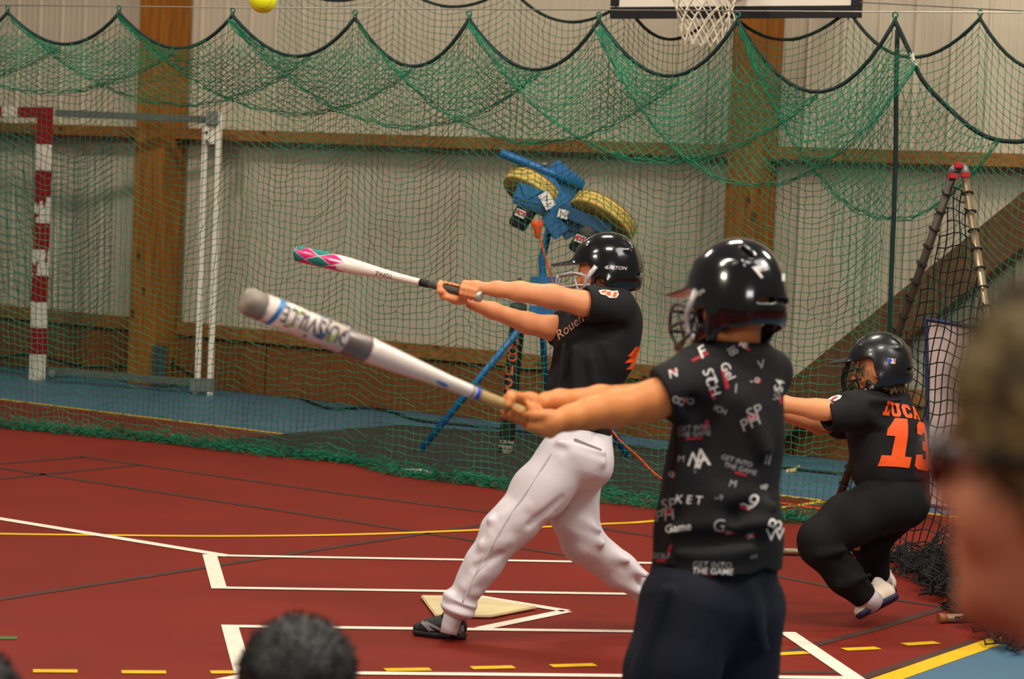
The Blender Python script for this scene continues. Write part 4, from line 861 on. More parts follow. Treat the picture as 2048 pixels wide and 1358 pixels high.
lay_px('helmet_arrow', flat_from_polys([[(-5, 0), (4, 4), (1, 1)], [(-5, 0), (1, -1), (4, -4)]]), 1213, 535, 8.95, -3, bhA, m_l2, hmA, step=4, off=.0015)
# his bat
bt1 = empty('baseball_bat', tuple(kA)); tag(bt1, 'white bat with pink and teal diamond tip held by the boy in white trousers', 'bat')
LA = np.linalg.norm(tA-kA)
def batmesh(par, k, ax, L_, pr, name, mt, n=30): return MB().lathe(k, ax, [(a_*L_, r) for a_, r in pr], n).build(name, mt, par, True)
m_knob = mat('knob_silver', (178, 172, 162), .4, .05, metal=.5); m_gripk = mat('grip_grey', (70, 66, 62), .8, .1, 20, .3, 90); m_gripb = mat('grip_end_black', (20, 20, 20), .7); m_bw1 = mat('bat_white', (228, 214, 202), .35, .03, 5, coat=.3)
batmesh(bt1, kA, bA, LA, [(-.012, .012), (-.010, .019), (.0, .0215), (.012, .021), (.022, .015)], 'knob', m_knob)
batmesh(bt1, kA, bA, LA, [(.018, .0125), (.28, .0128)], 'grip', m_gripk); batmesh(bt1, kA, bA, LA, [(.272, .0140), (.318, .0142)], 'grip_collar', m_gripb)
prA = [(.30, .0118), (.42, .0135), (.52, .0175), (.62, .0235), (.70, .028), (.76, .0298), (.80, .030)]
br1 = batmesh(bt1, kA, bA, LA, prA, 'barrel', m_bw1)
# diamond tip: real facets of paint, each a flat strip round the barrel
m_pink = mat('bat_pink', (206, 30, 110), .35, .05, coat=.3); m_teal = mat('bat_teal', (20, 124, 116), .35, .05, coat=.3)
tip = batmesh(bt1, kA, bA, LA, [(.79, .0300), (.985, .0300), (.998, .026), (1.004, .012)], 'tip', m_bw1)
ua = unit(np.cross(bA, A(0, 0, 1))); va = np.cross(bA, ua)
def wrap(name, P, r, mt, par, k, ax, u, v, L_):
    """flat outline (fraction along, turns) -> patch bent round the barrel"""
    bm = flat_from_polys([P]); xs = [q.co.x for q in bm.verts]; ys = [q.co.y for q in bm.verts]
    for a_, lo, hi, st in ((0, min(xs), max(xs), .012), (1, min(ys), max(ys), .03)):
        t = lo+st
        while t < hi:
            bmesh.ops.bisect_plane(bm, geom=list(bm.verts)+list(bm.edges)+list(bm.faces), plane_co=(t, 0, 0) if a_ == 0 else (0, t, 0), plane_no=(1, 0, 0) if a_ == 0 else (0, 1, 0)); t += st
    for q in bm.verts:
        a_, w_ = q.co.x, q.co.y*2*math.pi; rr = np.interp(a_, r[0], r[1])+.0006; q.co = Vector(k+ax*a_*L_+rr*(u*math.cos(w_)+v*math.sin(w_)))
    me = bpy.data.meshes.new(name); bm.to_mesh(me); bm.free(); me.materials.append(mt); o = bpy.data.objects.new(name, me); COL.objects.link(o); put(o, par); return o
rA = ([p[0] for p in prA]+[.99], [p[1] for p in prA]+[.030]); nd = 4
for k_ in range(nd):
    for ro, x_ in enumerate((.785, .858, .931, 1.0)):
        for sg in (0,):
            c = (k_+.25+.5*(ro % 2))/nd; g_ = .47/nd; hx = .074
            xr = min(x_+hx*.92, .985); wr_ = g_*(1-(xr-x_)/(hx*.92)); P = [(x_-hx*.92, c), (x_, c-g_), (xr, c-wr_), (xr, c+wr_+.001), (x_, c+g_)]
            wrap('diamond', P, rA, m_pink if ro % 2 == 0 else m_teal, tip, kA, bA, ua, va, LA)
for x_, w_, d_ in ((.78, .02, .016), (.77, .22, .018), (.765, .42, .014), (.78, .62, .02), (.765, .83, .015), (.70, .3, .006), (.69, .36, .004), (.34, .28, .006), (.71, .42, .005)): wrap('pink_fleck', [(x_-d_, w_), (x_, w_+.03*d_/.016), (x_+d_, w_), (x_, w_-.03*d_/.016)], rA, m_pink, br1, kA, bA, ua, va, LA)
bvb = BVHTree.FromPolygons([v.co for v in br1.data.vertices], [list(p.vertices) for p in br1.data.polygons])
lay_px('bat_lettering', flat_from_text('TOPAZ', 11, .002, 0, 1.), 768, 549, 8.9, 168, bvb, mat('ink', (36, 44, 60), .5), br1, step=4, off=.001)
# ------------------------------------------------------------------ boy in the printed T-shirt, seen from behind
B2 = empty('person', tuple(A(PD(1430, 700, 6.2)[0], 6.2, 0))); tag(B2, 'boy with his back turned in a printed black t-shirt and navy shorts', 'person')
hB = PD(1472, 600, 6.2); fB = unit(-CR*.66+CF*.75-CU*.13); RB = frame(fB, tuple(CU*.995+CR*.06))
kB, tB = PD(1112, 851, 6.0), PD(488, 600, 5.62); bB = unit(tB-kB)
lo, hi = bx3(PD(985, 480, 5.85), PD(1580, 480, 6.5), PD(1330, 1690, 6.2)); lo[2] = -.03
f = Field(lo, hi, .0046)
head(f, hB, RB, .97, PD(1466, 690, 6.2), .052)
f.chain([(PD(1466, 690, 6.2), .06), (PD(1460, 770, 6.2), .075), (PD(1438, 1000, 6.2), .09), (PD(1425, 1150, 6.2), .10)], .03)
f.chain([(PD(1390, 765, 6.13), .042), (PD(1330, 791, 6.09), .044), (PD(1304, 801, 6.08), .0465), (PD(1229, 817, 6.05), .0445), (PD(1180, 826, 6.03), .037), (PD(1140, 836, 6.0), .029), (PD(1122, 841, 5.99), .0265)], .02)
f.chain([(PD(1500, 785, 6.33), .042), (PD(1300, 800, 6.3), .044), (PD(1200, 803, 6.2), .038), (PD(1120, 803, 6.1), .027), (PD(1092, 803, 6.06), .024)], .02)
LhB = kB+bB*(np.linalg.norm(tB-kB)*.052); RhB = kB+bB*(np.linalg.norm(tB-kB)*.122)
fist(f, LhB, bB, -CF*.72-CU*.62, -CU*.6+CF*.8, PD(1124, 841, 5.99)*.8+(LhB-CF*.02)*.2, 1.03, rh=.0135)
fist(f, RhB, bB, CU*.6+CF*.75, CU*-.2+CF*.9, PD(1092, 803, 6.07)*.8+(RhB+CU*.02)*.2, 1.03, rh=.0135)
pB = PD(1425, 1180, 6.2)
kl, kr = PD(1335, 1460, 6.12), PD(1468, 1460, 6.30)
for k_, hp_, ft in ((kl, PD(1370, 1220, 6.15), PD(1322, 1690, 6.15)), (kr, PD(1475, 1220, 6.27), PD(1475, 1690, 6.36))): f.chain([(hp_, .08), (k_, .055), ((k_+ft)*.5+CF*-.02, .05), (A(ft[0], ft[1], .06), .034)], .03)
f.build('body', m_skin2, B2)
mt_ = m_blackj
ft = Field(*bx3(PD(1290, 660, 5.95), PD(1590, 660, 6.45), PD(1280, 1170, 6.0), PD(1580, 1170, 6.45)), .005)
sqB = (unit(CF*.9-CR*.2), .86)
ft.chain([(PD(1466, 735, 6.2), .105), (PD(1461, 800, 6.2), .128), (PD(1457, 870, 6.2), .131), (PD(1440, 970, 6.2), .138), (PD(1438, 1060, 6.2), .155), (PD(1430, 1160, 6.2), .170)], .04, sq=sqB)
ft.cone(PD(1392, 740, 6.13), PD(1538, 742, 6.27), .055, .058, .05)
ft.chain([(PD(1392, 752, 6.13), .068), (PD(1350, 780, 6.1), .066), (PD(1312, 800, 6.08), .064)], .03); ft.chain([(PD(1530, 755, 6.3), .06), (PD(1490, 780, 6.42), .056)], .03)
ft.cone(PD(1468, 672, 6.2), PD(1466, 700, 6.2), .070, .085, .03)
for a_, b_, r, d in (((1345, 1070), (1540, 1050), .018, 6.08), ((1350, 1100), (1500, 1095), .015, 6.07), ((1480, 800), (1530, 900), .014, 6.1), ((1380, 830), (1350, 1000), .016, 6.1), ((1440, 990), (1545, 1010), .014, 6.09)): ft.cone(PD(*a_, d), PD(*b_, d), r, r*.7, .04)
for a_, b_, r, d in (((1350, 1085), (1530, 1075), .016, 6.06), ((1375, 800), (1420, 850), .014, 6.06), ((1470, 1030), (1550, 985), .014, 6.07)): ft.cone(PD(*a_, d), PD(*b_, d), r, r*.7, .04, 'sub')
wrinkle(ft, [((.3, .2, .9), 34, .4), ((-.8, .2, .5), 25, 2.)], .004)
ft.cut(PD(1430, 1142, 6.2), -unit(CU*1.-CR*.03)); ft.box(PD(1430, 1170, 6.2), (.148, .125, .06), None, .04, .004, 'sub')
d1 = unit(PD(1304, 801, 6.08)-PD(1370, 775, 6.1)); ft.cut(PD(1326, 796, 6.08), d1, PD(1270, 860, 5.95), PD(1345, 730, 6.22)); ft.cone(PD(1335, 790, 6.085), PD(1310, 800, 6.08), .049, .051, .004, 'sub')
ft.cone(PD(1468, 655, 6.2), PD(1467, 692, 6.2), .062, .066, .004, 'sub'); ft.cut(PD(1466, 683, 6.2), unit(CU+CR*.06), PD(1395, 700, 6.0), PD(1540, 640, 6.4))
tee = ft.build('t_shirt', mt_, B2); bvt = ft.bvh()
fs = Field(*bx3(PD(1240, 1100, 5.9), PD(1590, 1100, 6.5), PD(1240, 1500, 5.9), PD(1560, 1500, 6.5)), .005)
fs.chain([(PD(1436, 1135, 6.2), .148), (PD(1424, 1200, 6.2), .163)], .03, sq=sqB); fs.chain([(PD(1378, 1215, 6.15), .128), (PD(1345, 1340, 6.12), .112), (PD(1330, 1450, 6.12), .112)], .03); fs.chain([(PD(1474, 1215, 6.27), .122), (PD(1474, 1340, 6.3), .102), (PD(1472, 1450, 6.3), .104)], .03)
for a_, b_, r, d in (((1330, 1180), (1270, 1358), .014, 6.03), ((1420, 1240), (1415, 1358), .012, 6.08), ((1500, 1180), (1530, 1300), .012, 6.1)): fs.cone(PD(*a_, d), PD(*b_, d), r, r, .03)
wrinkle(fs, [((.8, .2, .3), 30, .4), ((-.3, .2, .8), 21, 2.)], .004)
fs.cut(PD(1400, 1455, 6.2), -CU); fs.cut(PD(1430, 1128, 6.2), CU)
sh_ = fs.build('shorts', m_navy, B2)
for ft_, y in ((PD(1322, 1690, 6.15), 0), (PD(1475, 1690, 6.36), 0)): shoe('shoe', A(ft_[0]+.06, ft_[1]-.03, .001), A(-.85, .5, 0), A(0, 0, 1), .22, m_sh, m_so, m_la, B2)
hmB, bhB = helmet(PD(1471, 596, 6.2), RB, 1.10, 'jaw', m_shell, mat('guard_dark', (58, 54, 54), .35), B2)
lay_px('helmet_arrow', flat_from_polys([[(-17, 4), (12, 13), (6, 5), (-6, 3)], [(-17, 4), (-6, 3), (6, 1), (13, 6), (12, 2), (-4, -2)], [(-17, 4), (-4, 1), (8, -13), (4, -15)]]), 1520, 541, 6.1, -8, bhB, m_l2, hmB, step=5, off=.0015)
lay_px('helmet_lettering', flat_from_text('EASTON', 11, .002, .25, .9), 1393, 591, 6.1, 32, bhB, m_l2, hmB, step=4, off=.0015)
lay_px('helmet_badge', flat_from_polys([[(-3, 7), (3, 7), (3, -7), (-3, -7)]]), 1566, 555, 6.2, 0, bhB, m_l2, hmB, step=4, off=.0015)
# scattered shirt prints: (words, x, y, size, angle, ink)
WH, RD, GY = m_l2, m_l3, mat('print_dim', (150, 146, 146), .7, .05)
for t, px, py, sz, an, mt in (('ST', 1418, 752, 30, -66, WH), ('CH', 1424, 772, 28, -66, WH), ('SP', 1508, 826, 34, 25, GY), ('PH', 1500, 846, 34, 25, GY), ('8', 1358, 803, 36, 75, GY), ('o', 1380, 800, 30, 10, GY), ('GET INTO', 1388, 856, 14, 3, GY), ('THE GAME', 1388, 868, 14, 3, GY), ('GET INTO', 1473, 922, 14, -16, GY), ('THE GAME', 1480, 938, 14, -16, GY), ('A', 1402, 918, 52, 12, WH), ('N', 1390, 922, 42, -14, WH), ('K E T', 1377, 1000, 24, -4, WH), ('SP', 1337, 1010, 32, 8, GY), ('PH', 1330, 1032, 32, 8, GY), ('9', 1503, 1006, 48, -18, WH), ('~', 1490, 1008, 40, -10, WH), ('B', 1551, 1050, 38, 70, WH), ('W', 1549, 1070, 36, 4, WH), ('Game', 1356, 1056, 22, 8, WH), ('G', 1437, 1052, 34, 0, GY), ('in', 1456, 1064, 16, -4, GY), ('GET INTO', 1424, 1130, 17, -2, GY), ('THE GAME', 1425, 1143, 17, -2, WH), ('GOLF', 1322, 1112, 15, -3, GY), ('S', 1338, 1141, 26, -30, WH), ('Gel', 1454, 742, 26, -62, WH), ('l8', 1464, 702, 26, -55, GY), ('V', 1521, 730, 24, 14, GY), ('O', 1513, 761, 14, 0, WH), ('-', 1502, 762, 18, 0, WH), ('1', 1471, 778, 26, 0, GY), ('M', 1362, 918, 18, 0, GY), ('Q', 1343, 949, 14, 0, WH), ('ICH', 1440, 820, 16, -25, GY), ('S4', 1558, 772, 26, 78, WH), ('II', 1534, 920, 28, -8, GY), ('M', 1465, 968, 20, -10, GY), ('~9', 1437, 996, 16, 0, GY), ('up', 1527, 972, 16, 15, WH), ('x', 1500, 1070, 26, 10, GY), ('V', 1390, 944, 10, 0, GY), ('F', 1404, 706, 34, 28, WH), ('N', 1346, 748, 24, 15, WH), ('Mi', 1486, 690, 18, -25, WH), ('on', 1506, 1112, 14, 10, GY), ('VA', 1554, 790, 20, 80, GY)):
    lay_px('shirt_print', flat_from_text(t, sz, .006*sz*.35 if mt is WH else .004*sz*.3, .1), px, py, 6.08, an, bvt, mt, tee, step=7, off=.0015)
for px, py, wd, ht, an in ((1424, 788, 24, 7, -66), (1450, 758, 8, 40, 14), (1412, 850, 7, 22, -18), (1388, 877, 34, 4, 3), (1481, 948, 24, 4, -16), (1346, 742, 20, 5, 14), (1400, 714, 36, 5, 26), (1488, 694, 26, 4, -28), (1424, 1152, 40, 4, -2), (1322, 1121, 18, 5, -3), (1516, 762, 9, 9, 40), (1500, 1072, 18, 5, 4), (1449, 1063, 40, 4, -8), (1340, 1022, 16, 12, 0), (1504, 836, 20, 14, 20), (1340, 1098, 5, 18, -20), (1490, 1016, 22, 6, -20), (1560, 800, 5, 16, 10), (1348, 952, 6, 8, 0)):
    lay_px('red_print', flat_from_polys([[(-wd/2, -ht/2), (wd/2, -ht/2), (wd/2, ht/2), (-wd/2, ht/2)]]), px, py, 6.08, an, bvt, RD, tee, step=7, off=.0011)
# his bat
bt2 = empty('baseball_bat', tuple(kB)); tag(bt2, 'white bat with coloured splashes and grey bands in the foreground boy\'s hands', 'bat')
LB = np.linalg.norm(tB-kB); m_gtan = mat('grip_tan', (170, 142, 94), .8, .08, 20, .2, 90); m_bgrey = mat('bat_grey_band', (122, 112, 108), .35, .08, metal=.5); m_bblu = mat('bat_blue', (52, 128, 190), .4, .05)
batmesh(bt2, kB, bB, LB, [(-.012, .012), (-.010, .020), (.0, .0225), (.010, .022), (.020, .016)], 'knob', m_gripb)
batmesh(bt2, kB, bB, LB, [(.015, .0135), (.268, .0138)], 'grip', m_gtan)
rB = [(.262, .0146), (.30, .0152), (.36, .0165), (.45, .0215), (.54, .0265), (.60, .0295), (.625, .0310)]; rbx = ([p[0] for p in rB]+[.64, 1.], [p[1] for p in rB]+[.0325, .0325])
tpr = batmesh(bt2, kB, bB, LB, rB, 'taper', m_bw1); batmesh(bt2, kB, bB, LB, [(.262, .0152), (.275, .0156)], 'blue_ring', mat('ring_blue', (40, 70, 190), .4)); batmesh(bt2, kB, bB, LB, [(.282, .0155), (.287, .0157)], 'grey_ring', m_bgrey)
batmesh(bt2, kB, bB, LB, [(.622, .0312), (.630, .0330), (.695, .0330), (.70, .0325)], 'grey_band', m_bgrey)
brl = batmesh(bt2, kB, bB, LB, [(.698, .0325), (.945, .0325)], 'barrel', m_bw1, 40); batmesh(bt2, kB, bB, LB, [(.940, .0325), (.985, .0325), (.998, .029), (1.004, .014)], 'end_cap', mat('end_cap_grey', (142, 132, 118), .5, .2, 30))
ub = unit(np.cross(bB, A(0, 0, 1))); vb = np.cross(bB, ub)
for c in range(14): wrap('blue_ribbon', [(.912+.010*math.sin(2*math.pi*c/14)-.008, c/14), (.912+.010*math.sin(2*math.pi*c/14)+.008, c/14), (.912+.010*math.sin(2*math.pi*(c+1)/14)+.008, (c+1.02)/14), (.912+.010*math.sin(2*math.pi*(c+1)/14)-.008, (c+1.02)/14)], rbx, m_bblu, brl, kB, bB, ub, vb, LB)
m_lime = mat('bat_lime', (170, 196, 30), .4, .05); m_pur = mat('bat_purple', (92, 40, 100), .4, .05)
r_ = random.Random(5); mts = [m_lime, m_pur, m_bblu, m_lime, m_pur]
for c in range(95):
    x_, w_ = r_.uniform(.71, .90), r_.random(); a_, b_ = r_.uniform(.005, .012), r_.uniform(.012, .03); n_ = r_.randint(5, 7); ph = r_.random()*6
    wrap('splash', [(x_+a_*math.cos(ph+2*math.pi*q/n_)*r_.uniform(.7, 1.2), w_+b_*math.sin(ph+2*math.pi*q/n_)*r_.uniform(.7, 1.2)) for q in range(n_)], rbx, mts[c % 5], brl, kB, bB, ub, vb, LB)
bv2 = BVHTree.FromPolygons([v.co for v in brl.data.vertices], [list(p.vertices) for p in brl.data.polygons]); bv3 = BVHTree.FromPolygons([v.co for v in tpr.data.vertices], [list(p.vertices) for p in tpr.data.polygons])
lay_px('bat_lettering', flat_from_text('LOUISVILLE', 48, .002, 0, .69), 642, 655, 5.65, 158, bv2, mat('ink_dark', (52, 44, 60), .5), brl, step=5, off=.0014)
lay_px('blue_mark', flat_from_polys([[(-14, 1), (-8, 5), (10, 3), (14, -2), (4, -4)]]), 884, 768, 5.9, -18, bv3, m_bblu, tpr, step=5, off=.001)
# ------------------------------------------------------------------ crouching catcher, number 13
B3 = empty('person', tuple(FL(1712, 1245))); tag(B3, 'crouching boy in a black jersey with orange number 13 and white shoes', 'person')
DC = 9.7; hC = PD(1756, 736, 9.66); fC = unit(-CR*.93+CF*.30-CU*.10); RC = frame(fC, tuple(CU))
f = Field(*bx3(PD(1450, 680, 9.4), PD(1850, 680, 10.0), PD(1600, 1250, 9.5), PD(1850, 1250, 10.), pad=.14), .0046)
head(f, hC, RC, .95, PD(1782, 800, 9.7), .046)
f.chain([(PD(1780, 820, 9.7), .09), (PD(1780, 880, 9.7), .115), (PD(1790, 970, 9.7), .10)], .03)
f.chain([(PD(1715, 815, 9.58), .045), (PD(1648, 820, 9.52), .038), (PD(1630, 818, 9.52), .037), (PD(1565, 808, 9.52), .031), (PD(1500, 802, 9.5), .024)], .02)
f.chain([(PD(1760, 830, 9.92), .045), (PD(1640, 850, 9.85), .036), (PD(1520, 812, 9.62), .024)], .02)
fist(f, PD(1482, 800, 9.5), A(0, .3, 1), -CR, -CF, PD(1500, 802, 9.5), .95); fist(f, PD(1500, 815, 9.62), A(0, .3, 1), -CR, CF, PD(1520, 812, 9.62), .95)
f.chain([(PD(1790, 1000, 9.66), .09), (PD(1635, 1080, 9.58), .06), (PD(1722, 1190, 9.62), .034), (PD(1742, 1208, 9.66), .026)], .03); f.chain([(PD(1790, 1000, 9.8), .09), (PD(1730, 1080, 9.84), .055), (PD(1752, 1150, 9.9), .028)], .03)
f.build('body', m_skin, B3); eyes(hC, RC, .95, B3)
fj = Field(*bx3(PD(1640, 780, 9.4), PD(1860, 780, 9.95), PD(1690, 985, 9.5), PD(1870, 985, 9.95)), .005)
fj.chain([(PD(1772, 812, 9.70), .105), (PD(1772, 870, 9.70), .143), (PD(1778, 920, 9.70), .146), (PD(1788, 980, 9.70), .125)], .04)
fj.chain([(PD(1740, 815, 9.62), .085), (PD(1695, 822, 9.57), .070), (PD(1645, 830, 9.53), .064)], .03); fj.chain([(PD(1760, 835, 9.86), .08), (PD(1680, 850, 9.88), .06)], .03)
for a_, b_, r in (((1690, 790), (1760, 850), .012), ((1745, 800), (1800, 800), .010)): fj.cone(PD(*a_, 9.53), PD(*b_, 9.56), r, r, .03)
wrinkle(fj, [((.8, .2, .5), 40, 0), ((.3, .4, -.8), 27, 1.)], .005)
d1 = unit(PD(1648, 826, 9.53)-PD(1700, 818, 9.57)); fj.cut(PD(1651, 832, 9.53), d1-A(0, 0, .12), PD(1600, 900, 9.38), PD(1668, 770, 9.68)); fj.cone(PD(1662, 826, 9.54), PD(1640, 830, 9.53), .053, .056, .004, 'sub')
fj.cut(PD(1790, 962, 9.7), unit(-CU+CR*.12), None); fj.ell(PD(1775, 782, 9.68), (.055, .055, .05), None, .01, 'sub')
jc = fj.build('jersey', m_blackj, B3); bjc = fj.bvh()
def slab(ch):
    S = {'L': [[(0, 0), (10, 0), (10, 4), (0, 4)], [(2, 0), (6, 0), (6, 16), (2, 16)], [(0, 13), (8, 13), (8, 16), (0, 16)], [(8, 3), (10, 3), (10, 7), (8, 7)]],
         'U': [[(1, 3), (4.6, 3), (4.6, 16), (1, 16)], [(8, 3), (11.6, 3), (11.6, 16), (8, 16)], [(3, 0), (9.6, 0), (11.6, 3.6), (1, 3.6)], [(0, 13.4), (5.6, 13.4), (5.6, 16), (0, 16)], [(7, 13.4), (12.6, 13.4), (12.6, 16), (7, 16)]],
         'C': [[(0, 3), (4, 3), (4, 13), (0, 13)], [(2, 0), (9, 0), (11, 3), (11, 4), (0, 4)], [(0, 12), (11, 12), (11, 13), (9, 16), (2, 16)], [(7.4, 4), (11, 4), (11, 6), (7.4, 6)], [(7.4, 10), (11, 10), (11, 12), (7.4, 12)]],
         'A': [[(0, 0), (5, 0), (5, 2.8), (0, 2.8)], [(8, 0), (13, 0), (13, 2.8), (8, 2.8)], [(1.2, 2.4), (4.6, 2.4), (8, 16), (4.8, 16)], [(8.6, 2.4), (12, 2.4), (8.6, 16), (5.4, 16)], [(3, 5), (10, 5), (9.6, 7.6), (3.8, 7.6)]],
         '1': [[(0, 0), (15, 0), (15, 7), (0, 7)], [(4, 5), (11, 5), (11, 32), (4, 32)], [(0, 20), (5, 20), (5, 27), (0, 24.5)], [(0, 24), (4, 26), (11, 32), (4, 32)]],
         '3': [[(0, 2), (3, 0), (14, 0), (17, 3), (17, 7), (0, 7)], [(10, 4), (17, 4), (17, 14), (15, 16), (10, 16)], [(6, 13), (15, 13), (15, 19), (6, 19)], [(10, 17), (15, 17), (17, 19), (17, 28), (10, 28)], [(0, 25), (17, 25), (17, 28), (13, 32), (3, 32), (0, 29)], [(0, 5), (6, 5), (6, 10), (0, 9)], [(0, 23), (6, 23), (6, 27), (0, 27)]]}
    return S[ch]
def word(chs, s_, gap, wid):
    out = []; x = 0
    for c in chs:
        out += [[((px+x)*s_, py*s_) for px, py in p] for p in slab(c)]; x += wid[c]+gap
    tot = (x-gap)*s_; return [[(px-tot/2, py) for px, py in p] for p in out]
W_ = {'L': 10, 'U': 12.6, 'C': 11, 'A': 13, '1': 15, '3': 17}
bdc = unit(-CF*.70+CR*.68+CU*.08); nxc = unit(np.cross(CU, bdc)); rt = .17; nx2 = nxc*math.cos(rt)-np.cross(bdc, nxc)*math.sin(rt); ny2 = np.cross(bdc, nx2)
lay('name_lettering', flat_from_polys(word('LUCA', 1., 1.6, W_)), PD(1793, 836, 9.6)+bdc*.1, nx2*.00335, ny2*.00335, bjc, m_l4, jc, step=5, off=.002, view=-bdc)
lay('number_lettering', flat_from_polys(word('13', 1., 3.2, W_)), PD(1803, 938, 9.6)+bdc*.1, nx2*.0058, ny2*.0058, bjc, m_l4, jc, step=3, off=.0035, view=-bdc)
lay_px('sleeve_patch', flat_from_polys([[(-16, -3), (-4, 3), (10, 6), (17, 4), (12, -2), (2, -5)]]), 1668, 797, 9.5, 4, bjc, m_l2, jc, step=4, off=.002); lay_px('sleeve_patch_mark', flat_from_polys([[(-10, -3), (4, 3), (10, 2), (-2, -4)]]), 1668, 797, 9.5, 4, bjc, m_l3, jc, step=4, off=.003)
fp = Field(*bx3(PD(1590, 950, 9.4), PD(1870, 950, 10.), PD(1600, 1210, 9.45), PD(1800, 1210, 10.)), .005)
fp.chain([(PD(1790, 965, 9.7), .120), (PD(1795, 1000, 9.72), .125)], .03); fp.chain([(PD(1782, 1000, 9.64), .118), (PD(1700, 1040, 9.6), .105), (PD(1640, 1080, 9.57), .082), (PD(1640, 1095, 9.57), .078), (PD(1690, 1150, 9.6), .068), (PD(1728, 1192, 9.63), .050)], .03)
fp.chain([(PD(1790, 1005, 9.82), .115), (PD(1740, 1075, 9.86), .085), (PD(1752, 1142, 9.9), .054)], .03)
for a_, b_, r, d in (((1640, 1110), (1690, 1100), .012, 9.49), ((1680, 1170), (1740, 1150), .012, 9.54)): fp.cone(PD(*a_, d), PD(*b_, d), r, r*.7, .03)
wrinkle(fp, [((.8, .2, .5), 36, 0), ((.3, .4, -.8), 25, 1.)], .005)
fp.cut(PD(1730, 1197, 9.63), unit(PD(1735, 1200, 9.63)-PD(1690, 1150, 9.6)), PD(1700, 1235, 9.5), PD(1775, 1165, 9.74))
fp.build('trousers', m_blackp, B3)
m_ws = mat('shoe_cream', (220, 200, 182), .55, .06, 12); m_wsole = mat('sole_navy', (28, 24, 58), .6); m_wl = mat('laces_sand', (150, 128, 92), .8)
ux = unit(PD(1706, 1238, 9.6)-PD(1796, 1192, 9.72)); s3, R3 = shoe('shoe', PD(1797, 1198, 9.72), ux, unit(CU*.85-CR*.45+CF*.38), .215, m_ws, m_wsole, m_wl, B3)
shoe('shoe', PD(1790, 1186, 9.98), unit(PD(1716, 1198, 9.9)-PD(1790, 1186, 9.98)), unit(CU-CR*.1), .215, m_ws, m_wsole, m_wl, B3)
MB().tube([PD(1716, 1180, 9.62), PD(1748, 1208, 9.66)], .045, 14).build('sock', m_whitep, B3, True); MB().tube([PD(1750, 1130, 9.9), PD(1764, 1172, 9.93)], .043, 14).build('sock', m_whitep, B3, True)
hmC, bhC = helmet(PD(1759, 733, 9.66), RC, 1.0, 'ear', m_shellm, m_guardk, B3, 'cage')
lay_px('helmet_badge', flat_from_polys([[(-8, -5), (8, -5), (8, 5), (-8, 5)]]), 1783, 722, 9.55, -6, bhC, m_l2, hmC, step=4, off=.001)
lay_px('badge_blue', flat_from_polys([[(-7.4, -4.4), (-2, -4.4), (1, 0), (-1, 4.4), (-7.4, 4.4)]]), 1783, 722, 9.55, -6, bhC, mat('badge_blue', (24, 60, 170), .5), hmC, step=4, off=.002); lay_px('badge_red', flat_from_polys([[(3, 4.4), (7.4, 4.4), (7.4, -4.4), (5, -1)]]), 1783, 722, 9.55, -6, bhC, mat('badge_red', (206, 34, 44), .5), hmC, step=4, off=.002)
lay_px('chin_mark', flat_from_text('rip', 9, .01, .3), 1743, 774, 9.55, 35, bhC, m_l2, hmC, step=4, off=.001)
# fringe of fair hair at the nape and temple
def hair_tufts(name, pts, r, mt, par, n, ln, seed, down, spread=.4):
    g = np.random.default_rng(seed); P0, P1 = [], []
    for k in range(n):
        c = pts[g.integers(len(pts))]; p = c+g.normal(0, r, 3); d = unit(down+g.normal(0, spread, 3)); P0 += [p, p+d*ln*.5]; P1 += [p+d*ln*.5, p+unit(d+down*.4)*ln]
    V, Q = cords(np.array(P0), np.array(P1), .0016); o = mesh(name, V, Q, mt, par); o['kind'] = 'stuff'; return o
m_fair = mat('hair_fair', (120, 92, 58), .7, .2, 30)
hair_tufts('hair', [hC+RC@A(*q) for q in ((-.075, .03, -.07), (-.06, .05, -.075), (-.08, 0, -.075), (.058, .062, .02), (.05, .066, .0))], .008, m_fair, B3, 260, .022, 2, A(0, 0, -1))
